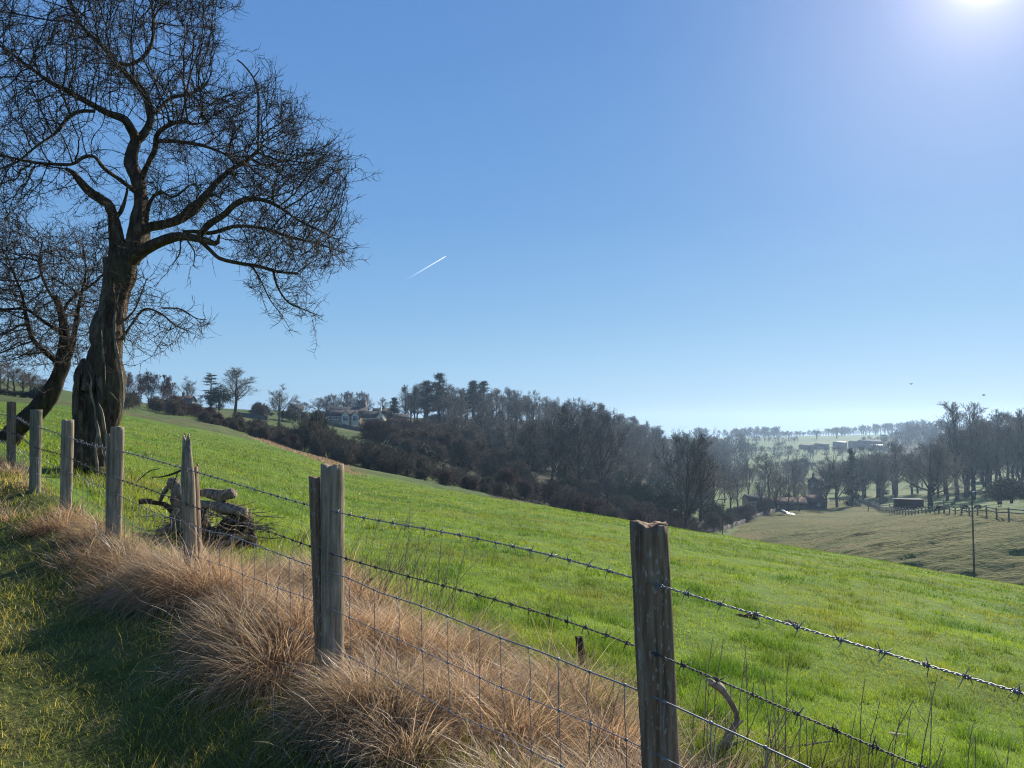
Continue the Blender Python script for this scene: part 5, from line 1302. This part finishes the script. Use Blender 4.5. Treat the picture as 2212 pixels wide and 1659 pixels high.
def house(name, label, dx, Y, base_dy, w_, d_, he, hr, rot, wall='stone', roof='slate', wins=(), chim=(), cat='house', door=None, bays=(), zbase=None, sink=1.2):
    p = at(dx, base_dy, Y) if base_dy is not None else np.array([(dx - 1106) / FPX * Y, Y, H((dx - 1106) / FPX * Y, Y)])
    root = empty(name, p, label, cat); root.rotation_euler = (0, 0, rot)
    mb = MB(); hx, hy = w_ / 2, d_ / 2
    v = np.array([[-hx, -hy, -sink], [hx, -hy, -sink], [hx, hy, -sink], [-hx, hy, -sink], [-hx, -hy, he], [hx, -hy, he], [hx, hy, he], [-hx, hy, he], [-hx, 0, hr], [hx, 0, hr]])
    mb.add(v, [[0, 1, 5, 4], [1, 2, 6, 5], [2, 3, 7, 6], [3, 0, 4, 7]], [[5, 6, 9], [7, 4, 8]])
    mb.build('wall', M[wall], root, smooth=False)
    mr = MB(); gable_prism(mr, w_, d_, he + .02, hr + .02, .22)
    ro = mr.build('roof', M[roof], root, smooth=False)
    for (cx_, cy_, cw, ch_) in chim:
        mc = MB(); mc.box((cx_, cy_, hr + ch_ / 2 - .5), (cw, cw * .8, ch_ + 1)); mc.box((cx_, cy_, hr + ch_ + .06), (cw * 1.15, cw * .95, .12))
        for q in (-.2, .2): mc.tube([[cx_ + q * cw, cy_, hr + ch_ + .1], [cx_ + q * cw, cy_, hr + ch_ + .5]], [.11, .09], 8)
        mc.build('chimney', M[wall], ro, smooth=False)
    def window(face, a, z, ww, wh, panes=2):
        # face: 'f' front (-y), 'b' back, 'r' right gable (+x), 'l' left gable
        rt = {'f': 0, 'r': math.pi / 2, 'b': math.pi, 'l': -math.pi / 2}[face]
        off = hy if face in 'fb' else hx
        mf = MB(); mp_ = MB(); t = .09
        for (bx, bz, sw_, sh_) in [(0, wh / 2 - t / 2, ww, t), (0, -wh / 2 + t / 2, ww, t), (-ww / 2 + t / 2, 0, t, wh - 2 * t), (ww / 2 - t / 2, 0, t, wh - 2 * t)] + [(-ww / 2 + ww * q / panes, 0, t * .7, wh - 2 * t) for q in range(1, panes)]:
            mf.box((bx, -.05, bz), (sw_, .10, sh_))
        mf.box((0, -.09, -wh / 2 - .08), (ww + .3, .18, .12))
        mp_.box((0, -.012, 0), (ww - t, .03, wh - t))
        of = mf.build('window', M['white'], root, smooth=False); og = mp_.build('pane', M['glass'], of, smooth=False)
        cr, sr = math.cos(rt), math.sin(rt); lx, ly = a, -off
        of.location = (lx * cr - ly * sr, lx * sr + ly * cr, z); of.rotation_euler = (0, 0, rt)
    for wdef in wins: window(*wdef)
    if door:
        md = MB(); md.box((door, -hy - .04, 1.0), (1.0, .08, 2.0)); md.box((door + .35, -hy - .1, 1.0), (.08, .06, .08)); md.build('door', M['dark_wood'], root, smooth=False)
    for (cx_, bw, bd, be, br) in bays:         # projecting gabled bay towards -y
        mb = MB(); x0, x1, y0, y1 = cx_ - bw / 2, cx_ + bw / 2, -hy - bd, -hy + .5
        v = np.array([[x0, y0, -sink], [x1, y0, -sink], [x1, y1, -sink], [x0, y1, -sink], [x0, y0, be], [x1, y0, be], [x1, y1, be], [x0, y1, be], [cx_, y0, br], [cx_, y1, br]])
        mb.add(v, [[0, 1, 5, 4], [1, 2, 6, 5], [3, 0, 4, 7]], [[4, 5, 8]])
        by_ = mb.build('gabled_bay', M['pale_stone'], root, smooth=False)
        mr = MB(); m2 = MB(); gable_prism(m2, bd + hy, bw, be + .02, br + .02, .15, .14)
        V = np.concatenate(m2.v); V = np.stack([V[:, 1] + cx_, -V[:, 0] - hy - bd / 2 + hy / 2, V[:, 2]], 1)
        mr.add(V, np.concatenate(m2.q)); mr.build('bay_roof', M[roof], by_, smooth=False)
        mf = MB(); mp_ = MB(); ww, wh = bw * .62, be * .72; zc = be * .52; t = .1; np_ = 4
        for q in range(np_ + 1): mf.box((cx_ - ww / 2 + ww * q / np_, y0 - .05, zc), (t, .1, wh))
        for q in (-1, 1): mf.box((cx_, y0 - .06, zc + q * (wh / 2 + t / 2)), (ww + t, .12, t))
        mp_.box((cx_, y0 - .01, zc), (ww, .03, wh)); 
        of = mf.build('bay_window', M['white'], by_, smooth=False)
        mp_.build('bay_glass', M['glass'], by_, smooth=False)
    return root
RV = R(24)
house('stone_cottage', 'long low stone cottage with two pale gabled bays at the left of the village', 738, 240, 911, 9.5, 5.5, 1.9, 3.5, R(14), wins=[('f', -3.6, 1.1, 1.1, .9), ('f', -1.8, 1.1, 1.1, .9)], chim=[(-4.2, 0, .8, 1.0)], bays=[(1.0, 2.3, 1.8, 2.0, 3.35), (3.9, 2.2, 1.6, 2.0, 3.2)])
house('stone_cottage', 'stone cottage with a tall pale gable end in the middle of the village', 806, 238, 915, 7.2, 4.2, 1.9, 3.7, R(-38), wall='pale_stone', wins=[('r', 0, 1.35, .9, 1.5, 2), ('f', -1.8, 1.1, 1.0, .9), ('f', 1.6, 1.1, 1.0, .9)], chim=[(3.2, 0, .7, 1.0)])
house('stone_cottage', 'pale stone cottage partly behind a bare tree at the right end of the village', 866, 245, 917, 4.6, 4, 2.0, 3.2, R(10), wins=[('f', -1.1, 1.2, 1.0, .9), ('f', 1.1, 1.2, 1.0, .9)], wall='pale_stone')
house('church', 'long dark church roof stretching behind the cottages left of the tower', 752, 300, 902, 15, 7, 1.9, 4.0, R(4), wall='dark_stone', cat='church', wins=[('f', -4, 1.1, 1.2, 1.3), ('f', 0, 1.1, 1.2, 1.3), ('f', 4, 1.1, 1.2, 1.3)])
house('stone_house', 'dark roofed house with a chimney behind the gabled stone cottage', 826, 280, 903, 6.6, 5, 1.9, 3.4, R(6), wall='dark_stone', chim=[(.4, 0, .8, .9)], wins=[('f', -2, 1.1, 1.0, .9), ('f', 2, 1.1, 1.0, .9)])
house('farmhouse', 'red-roofed farmhouse with a chimney on the hilltop left of the cedar', 386, 270, 878, 5.4, 4.5, 1.7, 3.4, R(12), roof='tile_red', wall='dark_stone', chim=[(1.5, 0, .9, 1.2)], wins=[('f', -1.6, 1.0, .9, .8), ('f', 1, 1.0, .9, .8)])
house('outbuilding', 'small red-roofed outbuilding just right of the hilltop farmhouse', 409, 268, 878, 3.2, 3.5, 2.0, 3.6, R(-20), roof='tile_red', wall='dark_stone', wins=[('r', 0, 1.2, .8, .8)], cat='outbuilding')
house('stone_house', 'small dark house among the garden trees left of the village', 640, 262, 897, 3.6, 4, 1.9, 3.6, R(30), wall='dark_stone', wins=[('f', 0, 1.5, 1.0, 1.1)])
# church tower
p = at(781, 896, 302); tw = empty('church_tower', p, 'square battlemented church tower rising above the village roofs', 'church tower')
mb = MB(); ht = at(781, 864.5, 302)[2] - p[2]
mb.box((0, 0, ht / 2 - .8), (3.5, 3.5, ht + 1.6 - .8)); mb.box((0, 0, ht * .62), (3.66, 3.66, .18)); mb.build('wall', M['dark_stone'], tw, smooth=False)
mb = MB()
for s_ in np.linspace(-1.55, 1.55, 5):
    for q in (-1, 1): mb.box((s_, q * 1.65, ht - .18), (.45, .3, .62)); 
    if abs(s_) < 1.2:
        for q in (-1, 1): mb.box((q * 1.65, s_, ht - .18), (.3, .45, .62))
mb.build('battlement', M['dark_stone'], tw, smooth=False)
for q in (-.5, .5):
    mb = MB(); mb.box((q, -1.76, ht * .78), (.5, .06, 1.2)); mb.build('louvre', M['dark_wood'], tw, smooth=False)
# valley buildings
house('valley_house', 'tall gabled stone house with a chimney beside the round-crowned valley tree', 1764, 235, 1060, 3.6, 3.2, 2.6, 4.2, R(32), wall='dark_stone', chim=[(-1.4, 0, .6, .8)], wins=[('f', -.8, 1.5, .6, .8), ('f', .8, 1.5, .6, .8), ('l', 0, 1.8, .6, .8)])
house('barn', 'long low barn with a brown tiled roof in the valley bottom', 1700, 205, 1098, 9, 5, 1.2, 2.7, R(-6), roof='tile_red', wall='dark_stone', cat='barn', wins=[('f', -3, .7, .8, .5)])
house('barn', 'brown pyramid-like barn roof right of the long low valley barn', 1757, 208, 1092, 4.6, 5, 1.0, 2.7, R(10), roof='tile_red', wall='dark_stone', cat='barn', wins=[('f', 0, .6, .8, .5)])
house('stone_house', 'grey house with pale eaves half hidden by shrubs in the valley bottom', 1632, 220, 1096, 5.8, 5, 2.3, 3.6, R(4), roof='slate', wall='stone', wins=[('f', -1.5, 1.3, 1.1, 1.1), ('f', 1.3, 1.3, 1.1, 1.1)])
# field shelter
p = at(1962, 1073, 182); p[2] = H(p[0], p[1]); t_ = empty('field_shelter', p, 'black timber field shelter in the paddock left of the oak', 'shelter'); t_.rotation_euler = (0, 0, R(-6))
mb = MB(); mb.box((0, 1.3, 1.0), (5.8, .12, 2.4)); mb.box((-2.85, 0, 1.0), (.12, 2.5, 2.3)); mb.box((2.85, 0, 1.0), (.12, 2.5, 2.3)); mb.box((.9, -1.25, 1.0), (3.8, .12, 2.2)); mb.build('wall', M['dark_wood'], t_, smooth=False)
mb = MB(); mb.box((0, 0, 2.28), (6.4, 3.3, .12)); mb.build('roof', M['dark_wood'], t_, smooth=False)
# far farm
for dx, Y, by, w_, hh, lb, rf in [(1878, 640, 960, 17, 5.2, 'largest grey barn of the far farm', 'slate'), (1848, 650, 959, 8, 3.6, 'smaller grey barn left of the largest far barn', 'slate'), (1814, 655, 958, 8, 2.2, 'far farm shed with a bright shining roof', 'metal_roof'), (1895, 600, 964, 10, 1.6, 'long low white-roofed shed in front of the largest far barn', 'white'), (1745, 660, 966, 12, 3.2, 'far cluster building at the left end of the farm', 'dark_stone'), (1775, 655, 963, 9, 3.0, 'low far building between the farm cluster and the shining roof', 'dark_stone')]:
    x_ = (dx - 1106) / FPX * Y; zb_ = at(dx, by, Y)[2]
    house('barn', lb, dx, Y, by, w_, 9, hh * .4, hh * .72, R(TG.uniform(-8, 8)), wall='dark_stone', roof=rf, cat='barn', sink=6)
# dry stone walls
def wall_line(pts, h, label, cat='wall', th_=.5, name='stone_wall'):
    P = np.array([[(dx - 1106) / FPX * Y, Y] for dx, Y in pts]); seg = np.r_[0, np.cumsum(np.linalg.norm(np.diff(P, axis=0), axis=1))]
    n = int(seg[-1] / 1.0) + 2; s_ = np.linspace(0, seg[-1], n); x_ = np.interp(s_, seg, P[:, 0]); y_ = np.interp(s_, seg, P[:, 1]); z_ = terrain(x_, y_)
    hh = h * (1 + TG.normal(0, .06, n)); T_ = np.gradient(np.stack([x_, y_], 1), axis=0); T_ /= np.linalg.norm(T_, axis=1, keepdims=True); Nn = np.stack([-T_[:, 1], T_[:, 0]], 1) * th_ / 2
    V = np.stack([np.stack([x_ - Nn[:, 0], y_ - Nn[:, 1], z_ - .6], 1), np.stack([x_ - Nn[:, 0] * .7, y_ - Nn[:, 1] * .7, z_ + hh], 1), np.stack([x_ + Nn[:, 0] * .7, y_ + Nn[:, 1] * .7, z_ + hh], 1), np.stack([x_ + Nn[:, 0], y_ + Nn[:, 1], z_ - .6], 1)], 1)
    i = np.arange(n - 1) * 4; mb = MB(); c0 = np.array([x_[0], y_[0], z_[0]])
    mb.add(V.reshape(-1, 3), np.concatenate([np.stack([i + q, i + q + 4, i + q + 5, i + q + 1], 1) for q in range(3)] + [np.array([[0, 1, 2, 3], [4 * n - 1, 4 * n - 2, 4 * n - 3, 4 * n - 4]])]))
    return tag(mb.build(name, M['drystone'], loc=c0, smooth=False), label, cat)
wall_line([(700, 232), (745, 230), (790, 226), (840, 222), (895, 214)], 1.3, 'dark dry stone wall running below the village cottages')
wall_line([(505, 205), (540, 206), (580, 208)], 1.1, 'short dark dry stone wall on the hilltop right of the tall lone tree')
wall_line([(1380, 140), (1440, 138), (1500, 142), (1545, 150)], 1.5, 'dark stone wall in the dip behind the broad fan-shaped tree')
wall_line([(1555, 150), (1610, 175), (1680, 205)], .9, 'low wall along the lane at the foot of the pasture slope')
# rail fence on the knoll
RF = [(1790, 258), (1815, 256), (1846, 252), (1858, 238), (1869, 222), (1880, 205), (1896, 185), (1928, 160), (1984, 138), (2026, 126), (2068, 117), (2113, 110), (2162, 104), (2215, 100), (2270, 97)]
P = np.array([[(dx - 1106) / FPX * Y, Y] for dx, Y in RF]); seg = np.r_[0, np.cumsum(np.linalg.norm(np.diff(P, axis=0), axis=1))]
ns = np.arange(0, seg[-1], 2.7); px_ = np.interp(ns, seg, P[:, 0]); py_ = np.interp(ns, seg, P[:, 1]); pz_ = terrain(px_, py_)
rf = empty('rail_fence', (px_[0], py_[0], pz_[0]), 'post and rail fence curving along the crest of the rough pasture', 'fence'); O_ = np.array([px_[0], py_[0], pz_[0]])
pm = MB(); pm.box((0, 0, .5), (.15, .15, 1.6)); pm.box((0, 0, 1.32), (.15, .15, .05), taper=.6)
po = pm.build('post', M['fence_wood'], rf, smooth=False); po.location = (0, 0, 0)
for i in range(1, len(ns)):
    o = po.copy(); COL.objects.link(o); o.parent = rf; o.location = np.array([px_[i], py_[i], pz_[i]]) - O_; o.rotation_euler = (TG.normal(0, .02), TG.normal(0, .02), 0)
for hgt in (1.12, .66):
    mb = MB()
    for i in range(len(ns) - 1):
        a_, b_ = np.array([px_[i], py_[i], pz_[i] + hgt]), np.array([px_[i + 1], py_[i + 1], pz_[i + 1] + hgt])
        d_ = b_ - a_; nn = np.array([-d_[1], d_[0], 0]); nn = nn / np.linalg.norm(nn) * .06; up_ = np.array([0, 0, .065])
        a_ = a_ - nn * 1.6; b_ = b_ - nn * 1.6
        v = [a_ - nn * .4 - up_, a_ + nn * .4 - up_, a_ + nn * .4 + up_, a_ - nn * .4 + up_, b_ - nn * .4 - up_, b_ + nn * .4 - up_, b_ + nn * .4 + up_, b_ - nn * .4 + up_]
        mb.add(v, [[0, 3, 2, 1], [4, 5, 6, 7], [0, 1, 5, 4], [1, 2, 6, 5], [2, 3, 7, 6], [3, 0, 4, 7]])
    o = mb.build('rail', M['fence_wood'], rf, smooth=False); o.location = -O_
# paddock fence behind the oak
Q_ = [(1870, 190), (1935, 186), (2045, 184), (2075, 184)]
P = np.array([[(dx - 1106) / FPX * Y, Y] for dx, Y in Q_]); seg = np.r_[0, np.cumsum(np.linalg.norm(np.diff(P, axis=0), axis=1))]
ns = np.arange(0, seg[-1], 2.4); qx = np.interp(ns, seg, P[:, 0]); qy = np.interp(ns, seg, P[:, 1]); qz = terrain(qx, qy)
pf = empty('paddock_fence', (qx[0], qy[0], qz[0]), 'short straight rail fence at the back of the paddock behind the oak', 'fence'); O_ = np.array([qx[0], qy[0], qz[0]])
for i in range(len(ns)):
    o = po.copy(); COL.objects.link(o); o.parent = pf; o.location = np.array([qx[i], qy[i], qz[i]]) - O_
mb = MB()
for hgt in (1.12, .66):
    C = np.stack([qx, qy - .1, qz + hgt], 1) - O_; mb.tube(C, .05, 4)
mb.build('rail', M['fence_wood'], pf, smooth=False)
# utility poles
def pole(dx, Y, top, base, arms, label):
    x_ = (dx - 1106) / FPX * Y; z = H(x_, Y); zt_ = at(dx, top, Y)[2]; h = zt_ - z
    root = empty('utility_pole', (x_, Y, z), label, 'utility pole')
    mb = MB(); mb.tube([[0, 0, -.3], [0, 0, h * .5], [0, 0, h]], [.10, .085, .07], 8); mb.build('pole', M['pole_wood'], root)
    if arms:
        mb = MB(); mb.box((0, -.1, h - .35), (1.5, .1, .12)); mb.build('crossarm', M['pole_wood'], root, smooth=False)
        for q in (-.65, 0, .65):
            mb = MB(); mb.tube([[q, -.1, h - .29], [q, -.1, h - .2], [q, -.1, h - .1]], [.05, .09, .04], 8); mb.build('insulator', M['white'], root)
    else:
        mb = MB(); mb.box((.12, -.05, h - .5), (.3, .2, .45)); mb.build('transformer_box', M['metal_roof'], root, smooth=False)
    return np.array([x_, Y, z + h])
a_ = pole(1557, 128, 1074, 1149, True, 'wooden utility pole with a crossarm at the left foot of the pasture slope')
b_ = pole(2093, 84, 1056, 1246, False, 'tall thin wooden pole standing in front of the rail fence on the rough pasture')
c_ = pole(714, 236, 868, 900, True, 'wooden utility pole in front of the long stone cottage')
d_ = pole(648, 205, 893, 912, False, 'short thin pole in the hilltop field right of the tall lone tree')
mb = MB(); t_ = np.linspace(0, 1, 14)[:, None]; e_ = at(905, 899, 236); C = c_ * (1 - t_) + e_ * t_; C[:, 2] -= 2.2 * (t_ * (1 - t_))[:, 0] * 2; mb.tube(C, .025, 4)
tag(mb.build('overhead_cable', M['pole_wood'], loc=c_), 'thin overhead cable sagging across the village roofs', 'cable')
# vehicles and a sheet
def car(dx, Y, rot, mat, label, base=None):
    x_ = (dx - 1106) / FPX * Y; z = H(x_, Y) if base is None else at(dx, base, Y)[2]
    root = empty('parked_car', (x_, Y, z), label, 'car'); root.rotation_euler = (0, 0, rot)
    prof = np.array([[-2.1, .35], [-2.15, .75], [-1.9, .92], [-1.35, 1.0], [-.75, 1.42], [.6, 1.46], [1.35, 1.02], [2.0, .85], [2.12, .5], [2.08, .35]])
    n = len(prof); mb = MB(); V = np.concatenate([np.stack([prof[:, 0], np.full(n, s_ * (.82 if True else 0)), prof[:, 1]], 1) for s_ in (-1, 1)])
    V[:, 1] *= np.where(V[:, 2] > 1.1, .8, 1)
    i = np.arange(n); j = (i + 1) % n
    mb.add(V, np.stack([i, j, j + n, i + n], 1), [[0, k_ + 1, k_] for k_ in range(1, n - 1)] + [[n, n + k_, n + k_ + 1] for k_ in range(1, n - 1)])
    mb.build('body', mat, root, smooth=False)
    for s_ in (-1, 1):
        mb = MB(); mb.add([[-.7, s_ * .745, 1.36], [.5, s_ * .745, 1.4], [1.1, s_ * .845, 1.06], [-1.15, s_ * .845, 1.04]], [[0, 1, 2, 3]] if s_ < 0 else [[3, 2, 1, 0]]); mb.build('window', M['glass'], root, smooth=False)
        for q in (-1.3, 1.3):
            mb = MB(); mb.tube([[q, s_ * .68, .33], [q, s_ * .86, .33]], .33, 14); mb.build('wheel', M['dark_wood'], root)
car(869, 218, R(-30), M['white'], 'white car parked by the wall at the right end of the village', 922)
car(1795, 225, R(10), M['metal_roof'], 'grey car parked beside the round-crowned valley tree', 1053)
x_ = at(1690, 1095, 182)
mb = MB(); u_, v_ = np.meshgrid(np.linspace(0, 1, 14), np.linspace(0, 1, 8), indexing='ij'); zz_ = (1.5 * (1 - u_) ** .7 + .25 * np.sin(u_ * 9) * np.sin(v_ * 5)) * np.sin(np.clip(v_, .05, .95) * math.pi) ** .4
V = np.stack([u_ * 3.2, v_ * 2.2, zz_ * .8], -1).reshape(-1, 3); i_, j_ = np.meshgrid(np.arange(13), np.arange(7), indexing='ij'); mb.add(V, np.stack([i_ * 8 + j_, (i_ + 1) * 8 + j_, (i_ + 1) * 8 + j_ + 1, i_ * 8 + j_ + 1], -1).reshape(-1, 4))
o = mb.build('tarpaulin', M['tarp']); o.location = (x_[0], 182, H(x_[0], 182)); tag(o, 'white tarpaulin draped over a heap in front of the long valley barn', 'tarpaulin')
# sheep
M['fleece'] = m_simple('dark_fleece', (.02, .016, .013), (.07, .055, .042), 9, 1, .8)
M['sheep_face'] = m_simple('dark_sheep_face', (.015, .012, .01), (.03, .026, .022), 9, .9, 0)
def sheep(dx, Y, rot, label, big=1.0, lying=False):
    x_ = (dx - 1106) / FPX * Y; z = H(x_, Y); lz = .0 if not lying else -.3
    root = empty('sheep', (x_, Y, z), label, 'sheep'); root.rotation_euler = (0, 0, rot); root.scale = (big,) * 3
    t = np.linspace(-.55, .5, 11); r_ = np.array([.06, .2, .28, .31, .32, .31, .31, .29, .24, .17, .1])
    C = np.stack([t, 0 * t, .66 + lz + .03 * np.sin(t * 4)], 1); mb = MB(); mb.tube(C, r_, 14)
    mb.v[-1] += RNG.normal(0, .015, mb.v[-1].shape)
    nk = np.array([[.42, 0, .75], [.58, 0, .72], [.7, 0, .5], [.8, 0, .3], [.88, 0, .2]]) + [0, 0, lz * .4]
    mb.tube(nk, [.16, .13, .1, .085, .05], 10)
    for sx in (-.38, .34):
        for sy in (-.13, .13):
            k_ = .03 if sx < 0 else -.02
            if not lying: mb.tube([[sx, sy, .55], [sx + k_, sy, .3], [sx - k_ * .5, sy, .02]], [.09, .05, .035], 7)
    for sy in (-1, 1): mb.tube([[.72, .07 * sy, .46], [.7, .16 * sy, .44], [.7, .2 * sy, .4]], [.03, .035, .01], 6)
    mb.build('body', M['fleece'], root)
    mb = MB(); mb.tube([[-.53, 0, .75 + lz], [-.62, 0, .6 + lz], [-.63, 0, .45 + lz]], [.05, .05, .03], 7); mb.build('tail', M['fleece'], root)
sheep(2027, 127, R(170), 'dark sheep lying behind the rail fence, leftmost of the flock', 1.15)
sheep(2075, 122, R(15), 'dark sheep grazing behind the rail fence just left of the tall thin pole', 1.1)
sheep(2106, 124, R(185), 'dark sheep grazing behind the rail fence just right of the tall thin pole', .95)
sheep(2153, 126, R(80), 'dark sheep seen end-on behind the rail fence, rightmost of the flock', .85)
# birds and the vapour trail
M['bird'] = m_simple('dark_feathers', (.02, .02, .02), (.05, .05, .05), 9, .9, 0)
for dx, dy, lb, rz_ in [(1968, 830, 'small dark bird flying above the far ridge, left one of two', .4), (2125, 854, 'small dark bird flying above the tall row trees, right one of two', -.3)]:
    p = at(dx, dy, 110); mb = MB(); mb.tube([[-.2, 0, 0], [-.05, 0, .02], [.1, 0, .03], [.2, 0, .03], [.25, 0, .02]], [.02, .06, .06, .04, .01], 8)
    for s_ in (-1, 1):
        mb.add([[.1, 0, .03], [-.06, 0, .03], [-.1, s_ * .22, .12], [.08, s_ * .24, .13], [-.08, s_ * .46, .05], [.1, 0, .045], [-.06, 0, .045], [-.1, s_ * .22, .135], [.08, s_ * .24, .145]], [[0, 1, 2, 3], [5, 8, 7, 6]], [[3, 2, 4], [8, 4, 7]])
    o = mb.build('bird', M['bird'], smooth=False); o.location = p; o.rotation_euler = (0, 0, rz_); tag(o, lb, 'bird')
k = NT('vapour'); tcn = k.n('ShaderNodeTexCoord'); sx = k.n('ShaderNodeSeparateXYZ'); k.l(tcn.outputs['Generated'], sx.inputs[0])
df = k.n('ShaderNodeBsdfDiffuse'); df.inputs[0].default_value = (.9, .9, .92, 1); tl = k.n('ShaderNodeBsdfTranslucent'); tl.inputs[0].default_value = (.9, .9, .92, 1)
m1 = k.n('ShaderNodeMixShader'); m1.inputs[0].default_value = .7; k.l(df.outputs[0], m1.inputs[1]); k.l(tl.outputs[0], m1.inputs[2])
tp = k.n('ShaderNodeBsdfTransparent'); m2 = k.n('ShaderNodeMixShader'); mp = k.n('ShaderNodeMapRange'); mp.inputs[3].default_value = .0; mp.inputs[4].default_value = .5
k.l(sx.outputs['X'], mp.inputs[0]); k.l(mp.outputs[0], m2.inputs[0]); k.l(tp.outputs[0], m2.inputs[1]); k.l(m1.outputs[0], m2.inputs[2]); k.l(m2.outputs[0], k.out.inputs['Surface'])
a_, b_ = at(876, 605, 5200), at(964, 553, 5000); t_ = np.linspace(0, 1, 30)[:, None]
mb = MB(); C = a_ * (1 - t_) + b_ * t_; mb.tube(C, np.interp(np.linspace(0, 1, 30), [0, .3, .92, 1], [1.2, 3.0, 3.2, 1.6]) * (1 + RNG.normal(0, .08, 30)), 10)
tag(mb.build('vapour_trail', k.m, loc=a_), 'short white aircraft vapour trail in the clear sky, fading to the lower left', 'vapour trail')
